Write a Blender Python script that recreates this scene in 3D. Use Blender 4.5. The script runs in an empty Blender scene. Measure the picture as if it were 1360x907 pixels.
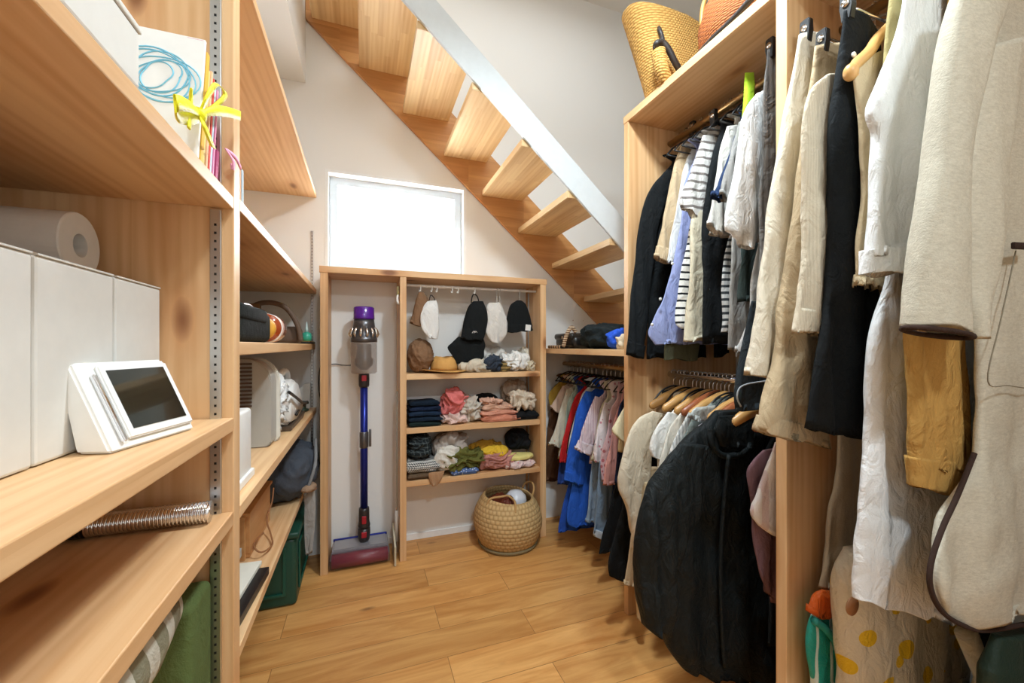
import bpy, bmesh, math, random
from mathutils import Vector, Matrix, noise
PI = math.pi
sc = bpy.context.scene
COL = sc.collection
# ------------------------------------------------------------------ camera geometry (1360x907)
CH, F = 1.10, 540.0
YAW = math.radians(20); CY, SY = math.cos(YAW), math.sin(YAW)
def at(px, py, Y):                       # point of the vertical plane Y seen at a pixel of the photograph
    t = (px-680)/F
    D = Y/(CY-SY*t)
    return Vector((D*(SY+CY*t), Y, CH+(459-py)/F*D))
def atx(px, py, X):                      # the same for a plane of constant X
    t = (px-680)/F
    D = X/(SY+CY*t)
    return Vector((X, D*(CY-SY*t), CH+(459-py)/F*D))
def atz(px, py, z):
    t = (px-680)/F
    D = (z-CH)*F/(459-py)
    return Vector((D*(SY+CY*t), D*(CY-SY*t), z))
# ------------------------------------------------------------------ materials
def lin(c):
    if isinstance(c, str):
        c = [int(c[i:i+2], 16) for i in (0, 2, 4)]
    r = []
    for v in c[:3]:
        v /= 255.0
        r.append(v/12.92 if v <= .04045 else ((v+.055)/1.055)**2.4)
    return (r[0], r[1], r[2], 1.0)
MATS = {}
def newmat(key):
    m = bpy.data.materials.new(key); m.use_nodes = True
    nt = m.node_tree
    return m, nt, nt.nodes['Principled BSDF']
def nd(nt, t, **kw):
    n = nt.nodes.new(t)
    for k, v in kw.items():
        if k.startswith('i_'):
            k = k[2:]
            n.inputs[int(k) if k.isdigit() else k.replace('_', ' ')].default_value = v
        else:
            setattr(n, k, v)
    return n
def mth(nt, op, a, b=None, c=None):
    n = nt.nodes.new('ShaderNodeMath'); n.operation = op
    for i, v in enumerate((a, b, c)):
        if v is None: continue
        if isinstance(v, (int, float)): n.inputs[i].default_value = v
        else: nt.links.new(v, n.inputs[i])
    return n.outputs[0]
def mixc(nt, f, a, b, mode='MIX'):
    n = nt.nodes.new('ShaderNodeMix'); n.data_type = 'RGBA'; n.blend_type = mode
    for s, v in ((n.inputs[0], f), (n.inputs[6], a), (n.inputs[7], b)):
        if isinstance(v, (int, float, tuple)): s.default_value = v
        else: nt.links.new(v, s)
    return n.outputs[2]
def bump(nt, p, h, strength=.3, dist=.002):
    b = nd(nt, 'ShaderNodeBump'); b.inputs['Strength'].default_value = strength; b.inputs['Distance'].default_value = dist
    nt.links.new(h, b.inputs['Height']); nt.links.new(b.outputs[0], p.inputs['Normal'])
def plain(col, rough=.5, metal=0.0, key=None, spec=.5, trans=0.0, alpha=1.0, coat=0.0):
    k = ('plain', str(col), rough, metal, trans, alpha, coat)
    if k in MATS: return MATS[k]
    m, nt, p = newmat(key or 'plain')
    p.inputs['Base Color'].default_value = lin(col); p.inputs['Roughness'].default_value = rough
    p.inputs['Metallic'].default_value = metal; p.inputs['Specular IOR Level'].default_value = spec
    p.inputs['Transmission Weight'].default_value = trans; p.inputs['Alpha'].default_value = alpha
    p.inputs['Coat Weight'].default_value = coat
    tc = nd(nt, 'ShaderNodeTexCoord'); n = nd(nt, 'ShaderNodeTexNoise', i_Scale=35.0, i_Detail=3.0)
    nt.links.new(tc.outputs['Object'], n.inputs['Vector'])
    c = mixc(nt, n.outputs[0], tuple(x*.93 for x in lin(col)[:3])+(1,), tuple(min(1, x*1.05) for x in lin(col)[:3])+(1,))
    nt.links.new(c, p.inputs['Base Color'])
    MATS[k] = m; return m
def wood(axis, c1='EDC798', c2='D3A06B', knot='7A4420', lam=.085, knots=1.0, rough=.45, seed=0, joint=0):
    k = ('wood', axis, c1, c2, lam, knots, seed)
    if k in MATS: return MATS[k]
    m, nt, p = newmat('pine_wood')
    L = nt.links.new
    tc = nd(nt, 'ShaderNodeTexCoord'); sp = nd(nt, 'ShaderNodeSeparateXYZ'); L(tc.outputs['Object'], sp.inputs[0])
    o = {'X': (0, 1, 2), 'Y': (1, 0, 2), 'Z': (2, 0, 1)}[axis]
    g, a, b = [sp.outputs[i] for i in o]
    a2 = mth(nt, 'ADD', mth(nt, 'DIVIDE', a, lam), .37+seed); ida = mth(nt, 'FLOOR', a2)
    idb = mth(nt, 'FLOOR', mth(nt, 'DIVIDE', b, lam*1.6))
    idn = mth(nt, 'ADD', ida, mth(nt, 'MULTIPLY', idb, 7.3))
    if joint:
        wj = nd(nt, 'ShaderNodeTexWhiteNoise', noise_dimensions='1D'); L(ida, wj.inputs['W'])
        idn = mth(nt, 'ADD', idn, mth(nt, 'MULTIPLY', mth(nt, 'FLOOR', mth(nt, 'ADD', mth(nt, 'DIVIDE', g, joint), mth(nt, 'MULTIPLY', wj.outputs[0], 5.0))), 3.7))
    wn = nd(nt, 'ShaderNodeTexWhiteNoise', noise_dimensions='1D'); L(idn, wn.inputs['W'])
    cv = nd(nt, 'ShaderNodeCombineXYZ')
    L(mth(nt, 'ADD', mth(nt, 'MULTIPLY', g, 1.6), mth(nt, 'MULTIPLY', wn.outputs[0], 20.0)), cv.inputs[0])
    L(mth(nt, 'MULTIPLY', a, 26.0), cv.inputs[1]); L(mth(nt, 'MULTIPLY', b, 26.0), cv.inputs[2])
    n1 = nd(nt, 'ShaderNodeTexNoise', i_Scale=1.0, i_Detail=4.0, i_Roughness=.6, i_Distortion=.6); L(cv.outputs[0], n1.inputs['Vector'])
    gr = nd(nt, 'ShaderNodeTexWave', i_Scale=.55, i_Distortion=5.0, i_Detail=2.0, i_2=5.0); gr.bands_direction = 'Y'; L(cv.outputs[0], gr.inputs['Vector'])
    f = mth(nt, 'ADD', mth(nt, 'MULTIPLY', n1.outputs[0], .75), mth(nt, 'MULTIPLY', gr.outputs['Fac'], .13))
    cr = nd(nt, 'ShaderNodeValToRGB'); cr.color_ramp.elements[0].position = .36; cr.color_ramp.elements[1].position = .72
    cr.color_ramp.elements[0].color = lin(c1); cr.color_ramp.elements[1].color = lin(c2); L(f, cr.inputs[0])
    tone = mixc(nt, wn.outputs[0], (1.06, 1.06, 1.05, 1), (.88, .80, .73, 1))
    c = mixc(nt, 1.0, cr.outputs[0], tone, 'MULTIPLY')
    ck = nd(nt, 'ShaderNodeCombineXYZ')
    L(mth(nt, 'MULTIPLY', g, 3.2), ck.inputs[0]); L(mth(nt, 'ADD', mth(nt, 'MULTIPLY', a, 8.0), seed*3.1), ck.inputs[1]); L(mth(nt, 'MULTIPLY', b, 8.0), ck.inputs[2])
    vo = nd(nt, 'ShaderNodeTexVoronoi', i_Scale=1.0); L(ck.outputs[0], vo.inputs['Vector'])
    kr = nd(nt, 'ShaderNodeValToRGB'); e = kr.color_ramp.elements
    e[0].position = .07; e[0].color = (1, 1, 1, 1); e[1].position = .16; e[1].color = (0, 0, 0, 1); L(vo.outputs['Distance'], kr.inputs[0])
    kh = nd(nt, 'ShaderNodeValToRGB'); eh = kh.color_ramp.elements; eh[0].position = .08; eh[0].color = (1, 1, 1, 1); eh[1].position = .36; eh[1].color = (0, 0, 0, 1); L(vo.outputs['Distance'], kh.inputs[0])
    c = mixc(nt, mth(nt, 'MULTIPLY', kh.outputs[0], .55*knots), c, lin('C07A3E'))
    c = mixc(nt, mth(nt, 'MULTIPLY', kr.outputs[0], .8*knots), c, lin(knot))
    L(c, p.inputs['Base Color']); p.inputs['Roughness'].default_value = rough
    bump(nt, p, f, .12, .001)
    MATS[k] = m; return m
def fabric(c1, pat=None, c2='FFFFFF', per=.03, duty=.5, rough=.9, sheen=.0, wr=1.0, key='fabric'):
    k = ('fab', c1, pat, c2, per, duty, rough, wr)
    if k in MATS: return MATS[k]
    m, nt, p = newmat(key+'_'+str(len(MATS))); L = nt.links.new
    tc = nd(nt, 'ShaderNodeTexCoord'); sp = nd(nt, 'ShaderNodeSeparateXYZ'); L(tc.outputs['Object'], sp.inputs[0])
    n = nd(nt, 'ShaderNodeTexNoise', i_Scale=14.0, i_Detail=5.0, i_Roughness=.65); L(tc.outputs['Object'], n.inputs['Vector'])
    fine = nd(nt, 'ShaderNodeTexNoise', i_Scale=420.0, i_Detail=2.0); L(tc.outputs['Object'], fine.inputs['Vector'])
    a = lin(c1); b = lin(c2)
    def stripe(s, per, duty):
        w = mth(nt, 'ADD', s, mth(nt, 'MULTIPLY', n.outputs[0], min(per*.5, .006)))
        return mth(nt, 'LESS_THAN', mth(nt, 'FRACT', mth(nt, 'DIVIDE', w, per)), duty)
    base = a
    if pat == 'h': base = mixc(nt, stripe(sp.outputs[2], per, duty), a, b)
    elif pat == 'v': base = mixc(nt, stripe(sp.outputs[0], per, duty), a, b)
    elif pat == 'y': base = mixc(nt, stripe(sp.outputs[1], per, duty), a, b)
    elif pat == 'check':
        f = mth(nt, 'MULTIPLY', mth(nt, 'ADD', stripe(mth(nt, 'ADD', sp.outputs[0], sp.outputs[1]), per, duty), stripe(sp.outputs[2], per, duty)), .5)
        base = mixc(nt, f, a, b)
    elif pat == 'dots':
        v = nd(nt, 'ShaderNodeTexVoronoi', i_Scale=1/per); L(tc.outputs['Object'], v.inputs['Vector'])
        base = mixc(nt, mth(nt, 'LESS_THAN', v.outputs['Distance'], duty), a, b)
    elif pat == 'heather':
        hv = nd(nt, 'ShaderNodeTexNoise', i_Scale=90.0, i_Detail=4.0, i_Roughness=.8); mp = nd(nt, 'ShaderNodeMapping'); mp.inputs['Scale'].default_value = (1, 1, 3)
        L(tc.outputs['Object'], mp.inputs[0]); L(mp.outputs[0], hv.inputs['Vector'])
        cr = nd(nt, 'ShaderNodeValToRGB'); cr.color_ramp.elements[0].position = .35; cr.color_ramp.elements[1].position = .65
        cr.color_ramp.elements[0].color = a; cr.color_ramp.elements[1].color = b; L(hv.outputs[0], cr.inputs[0]); base = cr.outputs[0]
    c = mixc(nt, fine.outputs[0], (.90, .90, .90, 1), (1.06, 1.06, 1.06, 1))
    c = mixc(nt, 1.0, base, c, 'MULTIPLY')
    L(c, p.inputs['Base Color']); p.inputs['Roughness'].default_value = rough; p.inputs['Specular IOR Level'].default_value = .2
    mp2 = nd(nt, 'ShaderNodeMapping'); mp2.inputs['Scale'].default_value = (26, 26, 14); L(tc.outputs['Object'], mp2.inputs[0])
    wr_n = nd(nt, 'ShaderNodeTexNoise', i_Scale=1.0, i_Detail=3.0, i_Roughness=.55, i_Distortion=1.2); L(mp2.outputs[0], wr_n.inputs['Vector'])
    h = mth(nt, 'ADD', mth(nt, 'MULTIPLY', wr_n.outputs[0], 3.0*wr), mth(nt, 'MULTIPLY', fine.outputs[0], .25))
    bump(nt, p, h, .75, .0045)
    MATS[k] = m; return m
def weave(c1, c2, sx=60.0, key='woven'):
    k = ('weave', c1, c2, sx)
    if k in MATS: return MATS[k]
    m, nt, p = newmat(key); L = nt.links.new
    tc = nd(nt, 'ShaderNodeTexCoord'); sp = nd(nt, 'ShaderNodeSeparateXYZ'); L(tc.outputs['Object'], sp.inputs[0])
    an = mth(nt, 'ARCTAN2', sp.outputs[1], sp.outputs[0])
    u = mth(nt, 'MULTIPLY', an, 22.0); z = mth(nt, 'MULTIPLY', sp.outputs[2], sx*3.2)
    row = mth(nt, 'FLOOR', mth(nt, 'DIVIDE', z, PI))
    s1 = mth(nt, 'ABSOLUTE', mth(nt, 'SINE', z)); s2 = mth(nt, 'ABSOLUTE', mth(nt, 'SINE', mth(nt, 'ADD', u, mth(nt, 'MULTIPLY', row, PI/2))))
    n = nd(nt, 'ShaderNodeTexNoise', i_Scale=40.0, i_Detail=3.0); L(tc.outputs['Object'], n.inputs['Vector'])
    h = mth(nt, 'MULTIPLY', mth(nt, 'POWER', s1, .6), mth(nt, 'POWER', s2, .5))
    f = mth(nt, 'ADD', mth(nt, 'MULTIPLY', h, .65), mth(nt, 'MULTIPLY', n.outputs[0], .5))
    L(mixc(nt, f, lin(c2), lin(c1)), p.inputs['Base Color']); p.inputs['Roughness'].default_value = .75
    bump(nt, p, h, .8, .004)
    MATS[k] = m; return m
def wallmat(col, key):
    m, nt, p = newmat(key); L = nt.links.new
    tc = nd(nt, 'ShaderNodeTexCoord'); n = nd(nt, 'ShaderNodeTexNoise', i_Scale=220.0, i_Detail=3.0); L(tc.outputs['Object'], n.inputs['Vector'])
    p.inputs['Base Color'].default_value = lin(col); p.inputs['Roughness'].default_value = .85
    bump(nt, p, n.outputs[0], .15, .001); return m
def floormat():
    m, nt, p = newmat('oak_plank_floor'); L = nt.links.new
    tc = nd(nt, 'ShaderNodeTexCoord')
    mp = nd(nt, 'ShaderNodeMapping'); mp.inputs['Location'].default_value = (.31, .052, 0); L(tc.outputs['Object'], mp.inputs[0])
    br = nd(nt, 'ShaderNodeTexBrick', offset=.37, offset_frequency=2, squash=1.0)
    br.inputs['Color1'].default_value = (0, 0, 0, 1); br.inputs['Color2'].default_value = (1, 1, 1, 1); br.inputs['Mortar'].default_value = (.5, .5, .5, 1)
    br.inputs['Scale'].default_value = 1.0; br.inputs['Mortar Size'].default_value = .0012; br.inputs['Brick Width'].default_value = .91; br.inputs['Row Height'].default_value = .15
    br.inputs['Mortar Smooth'].default_value = .2
    L(mp.outputs[0], br.inputs['Vector'])
    bw = nd(nt, 'ShaderNodeRGBToBW'); L(br.outputs['Color'], bw.inputs[0])
    sp = nd(nt, 'ShaderNodeSeparateXYZ'); L(mp.outputs[0], sp.inputs[0])
    cv = nd(nt, 'ShaderNodeCombineXYZ'); L(mth(nt, 'ADD', mth(nt, 'MULTIPLY', sp.outputs[0], 2.2), mth(nt, 'MULTIPLY', bw.outputs[0], 13.0)), cv.inputs[0])
    L(mth(nt, 'MULTIPLY', sp.outputs[1], 17.0), cv.inputs[1]); L(mth(nt, 'MULTIPLY', bw.outputs[0], 31.0), cv.inputs[2])
    n = nd(nt, 'ShaderNodeTexNoise', i_Scale=1.0, i_Detail=6.0, i_Roughness=.62, i_Distortion=1.0); L(cv.outputs[0], n.inputs['Vector'])
    cr = nd(nt, 'ShaderNodeValToRGB'); e = cr.color_ramp.elements
    e[0].position = .30; e[0].color = lin('C78746'); e[1].position = .72; e[1].color = lin('EDB974')
    L(n.outputs[0], cr.inputs[0])
    c = mixc(nt, 1.0, cr.outputs[0], mixc(nt, bw.outputs[0], (.80, .76, .70, 1), (1.08, 1.06, 1.02, 1)), 'MULTIPLY')
    vo = nd(nt, 'ShaderNodeTexVoronoi', i_Scale=1.0); ck = nd(nt, 'ShaderNodeCombineXYZ')
    L(mth(nt, 'MULTIPLY', sp.outputs[0], 2.6), ck.inputs[0]); L(mth(nt, 'MULTIPLY', sp.outputs[1], 6.5), ck.inputs[1]); L(vo.outputs['Distance'], (kr := nd(nt, 'ShaderNodeValToRGB')).inputs[0]); L(ck.outputs[0], vo.inputs['Vector'])
    kr.color_ramp.elements[0].position = .02; kr.color_ramp.elements[0].color = (1, 1, 1, 1); kr.color_ramp.elements[1].position = .10; kr.color_ramp.elements[1].color = (0, 0, 0, 1)
    c = mixc(nt, mth(nt, 'MULTIPLY', kr.outputs[0], .7), c, lin('6E4320'))
    c = mixc(nt, mth(nt, 'MULTIPLY', br.outputs['Fac'], .75), c, lin('7A4E25'))
    L(c, p.inputs['Base Color']); p.inputs['Roughness'].default_value = .42
    bump(nt, p, mth(nt, 'SUBTRACT', n.outputs[0], mth(nt, 'MULTIPLY', br.outputs['Fac'], 3.0)), .12, .002)
    return m
PX, PY, PZ = wood('X'), wood('Y'), wood('Z')
STR = wood('X', 'D6A066', 'B57C44', lam=.035, knots=0, joint=.35, rough=.4)       # stair stringer
STT = wood('Y', 'EFD3A4', 'DAB27C', lam=.035, knots=0, joint=.4, rough=.4)        # stair treads
WALL = wallmat('F1F0ED', 'white_wallpaper'); CEIL = wallmat('EDEBE6', 'white_ceiling')
TRIM = plain('F4F5F4', .45, key='white_trim'); FRAME = plain('D9E4EC', .35, key='window_frame')
STEEL = plain('C8CACB', .28, 1.0, key='galvanised_steel'); CHROME = plain('E6E6E8', .12, 1.0, key='chrome')
DARKM = plain('3A3A3C', .35, .9, key='dark_metal'); BLACKP = plain('1B1B1C', .4, key='black_plastic'); WHITEP = plain('F1F0EC', .35, key='white_plastic')
# ------------------------------------------------------------------ mesh helpers
def box(bm, x0, x1, y0, y1, z0, z1, bev=.0015):
    r = bmesh.ops.create_cube(bm, size=1.0)
    for v in r['verts']:
        v.co = Vector(((x0+x1)/2+v.co.x*(x1-x0), (y0+y1)/2+v.co.y*(y1-y0), (z0+z1)/2+v.co.z*(z1-z0)))
    if bev:
        es = list({e for v in r['verts'] for e in v.link_edges})
        bmesh.ops.bevel(bm, geom=es, offset=bev, segments=2, affect='EDGES', profile=.5)
    return bm
def B(*a, **k): return box(bmesh.new(), *a, **k)
def rbox(x0, x1, y0, y1, z0, z1, r=.02, seg=4): return B(x0, x1, y0, y1, z0, z1, bev=0) if r == 0 else _rb(x0, x1, y0, y1, z0, z1, r, seg)
def _rb(x0, x1, y0, y1, z0, z1, r, seg):
    bm = bmesh.new(); q = bmesh.ops.create_cube(bm, size=1.0)
    for v in q['verts']: v.co = Vector(((x0+x1)/2+v.co.x*(x1-x0), (y0+y1)/2+v.co.y*(y1-y0), (z0+z1)/2+v.co.z*(z1-z0)))
    bmesh.ops.bevel(bm, geom=list(bm.edges), offset=r, segments=seg, affect='EDGES', profile=.5); return bm
def tube(bm, pts, r, n=8, cap=True):
    pts = [Vector(p) for p in pts]; rings = []
    up = Vector((0, 0, 1)); prev = None
    for i, p in enumerate(pts):
        d = (pts[min(i+1, len(pts)-1)]-pts[max(i-1, 0)]).normalized()
        if prev is None:
            a = up if abs(d.dot(up)) < .9 else Vector((1, 0, 0)); u = (a-d*a.dot(d)).normalized()
        else:
            u = (prev-d*prev.dot(d)); u = u.normalized() if u.length > 1e-6 else prev
        prev = u; w = d.cross(u); rr = r[i] if isinstance(r, (list, tuple)) else r
        rings.append([bm.verts.new(p+(u*math.cos(2*PI*k/n)+w*math.sin(2*PI*k/n))*rr) for k in range(n)])
    for a, b in zip(rings, rings[1:]):
        for k in range(n): bm.faces.new((a[k], a[(k+1) % n], b[(k+1) % n], b[k]))
    if cap: bm.faces.new(rings[0][::-1]); bm.faces.new(rings[-1])
    return bm
def curve(pts, n=8):                                                       # Catmull-Rom
    P = [Vector(p) for p in pts]; out = []
    for i in range(len(P)-1):
        a, b, c, d = P[max(i-1, 0)], P[i], P[i+1], P[min(i+2, len(P)-1)]
        for k in range(n):
            t = k/n; out.append(.5*((2*b)+(c-a)*t+(2*a-5*b+4*c-d)*t*t+(3*b-a-3*c+d)*t**3))
    out.append(P[-1]); return out
def lathe(bm, prof, c, n=40, sx=1.0, sy=1.0, axis='Z', jit=0.0, closed=False):
    rings = []
    for (r, h) in prof:
        ring = []
        for k in range(n):
            a = 2*PI*k/n; x, y = math.cos(a)*r*sx, math.sin(a)*r*sy
            p = {'Z': (x, y, h), 'Y': (x, h, y), 'X': (h, x, y)}[axis]
            ring.append(bm.verts.new(Vector(c)+Vector(p)))
        rings.append(ring)
    for a, b in zip(rings, rings[1:]):
        for k in range(n): bm.faces.new((a[k], a[(k+1) % n], b[(k+1) % n], b[k]))
    bm.faces.new(rings[0][::-1]); bm.faces.new(rings[-1]); return bm
def prism(pts, y0, y1, plane='XZ', bev=0):                                  # closed outline in XZ extruded along Y (or YZ along X, XY along Z)
    bm = bmesh.new()
    def P(a, b, c): return {'XZ': (a, c, b), 'YZ': (c, a, b), 'XY': (a, b, c)}[plane]
    A = [bm.verts.new(P(a, b, y0)) for a, b in pts]; Bv = [bm.verts.new(P(a, b, y1)) for a, b in pts]
    n = len(pts)
    bm.faces.new(A); bm.faces.new(Bv[::-1])
    for i in range(n): bm.faces.new((A[i], Bv[i], Bv[(i+1) % n], A[(i+1) % n]))
    if bev: bmesh.ops.bevel(bm, geom=list(bm.edges), offset=bev, segments=2, affect='EDGES')
    return bm
def merge(*bms):
    out = bmesh.new()
    for b in bms:
        me = bpy.data.meshes.new('t'); b.to_mesh(me); out.from_mesh(me); bpy.data.meshes.remove(me); b.free()
    return out
def xf(bm, M):
    bmesh.ops.transform(bm, matrix=M, verts=bm.verts); return bm
def turn(bm, c, ang, ax='Z'):
    c = Vector(c); return xf(bm, Matrix.Translation(c) @ Matrix.Rotation(ang, 4, ax) @ Matrix.Translation(-c))
# ------------------------------------------------------------------ scene graph helpers
def link_mesh(name, bm, mat, origin, smooth, parent=None):
    bmesh.ops.recalc_face_normals(bm, faces=bm.faces)
    for v in bm.verts: v.co -= origin
    for f in bm.faces: f.smooth = smooth
    me = bpy.data.meshes.new(name); bm.to_mesh(me); bm.free()
    if mat: me.materials.append(mat)
    if smooth == 'auto': pass
    o = bpy.data.objects.new(name, me); COL.objects.link(o)
    if parent: o.parent = parent
    return o
def bbox(bms):
    xs = [v.co for b in bms for v in b.verts]
    lo = Vector([min(c[i] for c in xs) for i in range(3)]); hi = Vector([max(c[i] for c in xs) for i in range(3)])
    return lo, hi
# a part is (name, bmesh, material, smooth=False, label=None, [sub-parts])
def thing(name, label, cat, parts, group=None):
    def allb(ps): return [b for p in ps for b in ([p[1]]+allb(p[5] if len(p) > 5 else []))]
    lo, hi = bbox(allb(parts)); org = Vector(((lo.x+hi.x)/2, (lo.y+hi.y)/2, lo.z))
    if len(parts) == 1 and not parts[0][0]:
        root = link_mesh(name, parts[0][1], parts[0][2], org, parts[0][3] if len(parts[0]) > 3 else False); root.location = org
        subs = parts[0][5] if len(parts[0]) > 5 else []
        for s in subs: add(s, root, org)
    else:
        root = bpy.data.objects.new(name, None); root.empty_display_size = .05; COL.objects.link(root); root.location = org
        for p in parts: add(p, root, org)
    root['label'] = label; root['category'] = cat
    if group: root['group'] = group
    return root
def add(p, parent, org):
    o = link_mesh(p[0], p[1], p[2], org, p[3] if len(p) > 3 else False, parent)
    if len(p) > 4 and p[4]: o['label'] = p[4]
    for s in (p[5] if len(p) > 5 else []): add(s, o, org)
    return o
def one(name, label, cat, bm, mat, smooth=False, group=None): return thing(name, label, cat, [(None, bm, mat, smooth)], group)
def struct(name, bm, mat, smooth=False, parts=()):
    lo, hi = bbox([bm]); org = Vector(((lo.x+hi.x)/2, (lo.y+hi.y)/2, lo.z))
    o = link_mesh(name, bm, mat, org, smooth); o.location = org; o['kind'] = 'structure'
    for p in parts: add(p, o, org)
    return o
def copy_thing(root, offset, label=None, group=None, scale=None):
    c = root.copy(); COL.objects.link(c); c.location = root.location+Vector(offset)
    if label: c['label'] = label
    if group: c['group'] = group
    for ch in list(root.children):
        d = ch.copy(); COL.objects.link(d); d.parent = c
        for g in list(ch.children):
            e = g.copy(); COL.objects.link(e); e.parent = d
    return c
# ------------------------------------------------------------------ cloth helpers
def sm(t): return t*t*(3-2*t)
def cloth(rows, Y, thick=.014, amp=.010, wl=.075, seed=0, nc=44, nr=44, dY=0.0, top=.35, edge=.004, hem=True):
    """closed hanging cloth: rows = [(left point, right point)] from top to hem, folds deepen downwards"""
    L = curve([r[0] for r in rows], 6); R = curve([r[1] for r in rows], 6)
    m = len(L)-1; bm = bmesh.new(); rings = []; rnd = random.Random(seed)
    ph = [rnd.uniform(0, 6.28) for _ in range(4)]; dr = [rnd.uniform(-2.2, 2.2) for _ in range(4)]
    so = Vector((seed*3.7 % 50, seed*1.3 % 50, 0))
    for i in range(nr+1):
        t = i/nr; f = t*m; k = min(int(f), m-1); q = f-k
        l = L[k].lerp(L[k+1], q); r = R[k].lerp(R[k+1], q)
        wdt = (r-l).length; A = amp*(.18+.82*sm(min(1, t*1.15))); T = thick*(top+(1-top)*sm(min(1, t*3)))
        ring = []
        for j in range(nc):
            a = 2*PI*j/nc; u = math.cos(a); v = math.sin(a)
            uu = math.copysign(abs(u)**.85, u); s = (uu+1)/2
            p = l.lerp(r, s); x = p.x*PI*2/wl
            fold = (math.sin(x+ph[0]+dr[0]*t)+.55*math.sin(1.73*x+ph[1]+dr[1]*t*1.5)+.35*math.sin(.49*x+ph[2]+dr[2]*t))*A*.6
            e = 1-abs(uu)**4*.45
            nz = noise.noise(Vector((p.x*9, v*.6, p.z*7))+so)*A*.9+noise.noise(Vector((p.x*24, v, p.z*19))+so)*A*.45
            yy = Y+dY*t+fold*e+nz+math.copysign(abs(v)**.7, v)*T
            ex = noise.noise(Vector((uu*.5, v*.3, p.z*8))+so)*edge*2*(abs(uu)**2)
            ring.append(bm.verts.new((p.x+ex*(1 if uu > 0 else -1), yy, p.z+.0035*math.sin(x*.7+ph[3])*(t > .97))))
        rings.append(ring)
    for a, b in zip(rings, rings[1:]):
        for j in range(nc): bm.faces.new((a[j], a[(j+1) % nc], b[(j+1) % nc], b[j]))
    bm.faces.new(rings[0][::-1])
    last = rings[-1]; c = sum((v.co for v in last), Vector())/nc
    inner = [bm.verts.new(c.lerp(v.co, .93)+Vector((0, 0, .018))) for v in last]
    for j in range(nc): bm.faces.new((last[j], last[(j+1) % nc], inner[(j+1) % nc], inner[j]))
    bm.faces.new(inner); return bm
RODX = 1.22
def prow(rows, Y, rod=None, neck=True, rx=RODX):
    out = []
    if rod and neck:
        out += [(Vector((rx-.045, Y, rod-.062)), Vector((rx+.045, Y, rod-.062))), (Vector((rx-.075, Y, rod-.075)), Vector((rx+.075, Y, rod-.075)))]
    for r in rows:
        l = at(r[0], r[1], Y)
        if len(r) == 4: q = at(r[2], r[3], Y)
        else: q = Vector((min(1.585, max(l.x+.05, 2*rx-l.x)), Y, l.z))
        out.append((l, q))
    return out
def mirror_rows(rows, rx=RODX): return [(Vector((2*rx-r.x, r.y, r.z)), Vector((2*rx-l.x, l.y, l.z))) for l, r in rows]
SEED = [10]
def garment(name, label, cat, Y, mat, rows, rod=1.95, neck=True, sleeve=None, cuff=None, sl_dy=-.019, thick=.010, amp=.0085, wl=.08, group=None, extra=(), body='body', dY=0, nr=44):
    SEED[0] += 1; s = SEED[0]
    b = cloth(prow(rows, Y, rod, neck), Y, thick, amp, wl, s, dY=dY, nr=nr)
    parts = [(body, b, mat, True)]
    if sleeve:
        sr = prow(sleeve, Y+sl_dy, None)
        cf = []
        if cuff:
            l, r = sr[-1]; l0, r0 = sr[-2]; up = (l0-l).normalized()*.05; up2 = (r0-r).normalized()*.05; g = (r-l).normalized()*.003
            cf = [('cuff', cloth([(l+up-g, r+up2+g), (l-g-up*.02, r+g-up2*.02)], Y+sl_dy, .0135, .002, .08, s+3, nc=28, nr=6, top=1), cuff, True)]
        parts.append(('sleeve', cloth(sr, Y+sl_dy, .012, .007, .05, s+1, nc=30, nr=34, top=.5), mat, True, None, cf))
        parts.append(('sleeve', cloth(mirror_rows(sr), Y+sl_dy, .012, .006, .05, s+2, nc=24, nr=24, top=.5), mat, True))
    parts += list(extra)
    if len(parts) == 1: parts = [(None,)+parts[0][1:]]
    return thing(name, label, cat, parts, group)
def heap(c, size, seed, amp=.16, freq=1.0, sub=5, flat=.5, squash=2.6):
    """crumpled cloth: a superellipsoid pushed about by ridged folds, flattened where it lies"""
    bm = bmesh.new(); bmesh.ops.create_icosphere(bm, subdivisions=sub, radius=1.0)
    o = Vector((seed*2.31 % 40, seed*7.7 % 40, seed*.9)); c = Vector(c); S = Vector(size)/2
    for v in bm.verts:
        d = v.co.normalized(); k = (abs(d.x)**squash+abs(d.y)**squash+abs(d.z)**squash)**(-1/squash); p = d*k
        q = Vector((p.x*S.x, p.y*S.y, p.z*S.z))
        w = q*13*freq+o; w += noise.noise_vector(w*.6)*1.5
        r = (1-abs(noise.noise(w)*2.2))**2; r2 = (1-abs(noise.noise(w*2.1+o)*2.2)); r3 = 1-abs(noise.noise(w*4.3+o)*2.2)
        m = min(S.x, S.y, S.z*1.2)
        q += Vector((d.x, d.y, d.z))*m*amp*((r-.45)*1.6+(r2-.6)*.8+(r3-.6)*.35)
        q.z = max(q.z, -S.z)
        v.co = c+q
    return bm
def heapbox(px0, py0, px1, py1, Yf, depth, seed, **k):
    a = at(px0, py1, Yf); b = at(px1, py0, Yf)
    w = b.x-a.x; z0 = min(a.z, at(px1, py1, Yf).z); h = max(b.z, at(px0, py0, Yf).z)-z0
    return a, b, z0, h
def onshelf(px0, px1, pytop, zb, Yf, depth, seed, **k):
    """heap standing on a shelf of height zb, spanning px0..px1 with its top at pytop, front at Yf"""
    x0, x1 = max(.211, at(px0, 0, Yf+.02).x), min(.932, at(px1, 0, Yf+.02).x)
    h = at((px0+px1)/2, pytop, Yf+depth*.35).z-zb; h = max(h, .02)
    return heap(((x0+x1)/2, Yf+depth/2, zb+h/2+.001), (x1-x0, depth, h), seed, **k)
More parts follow.
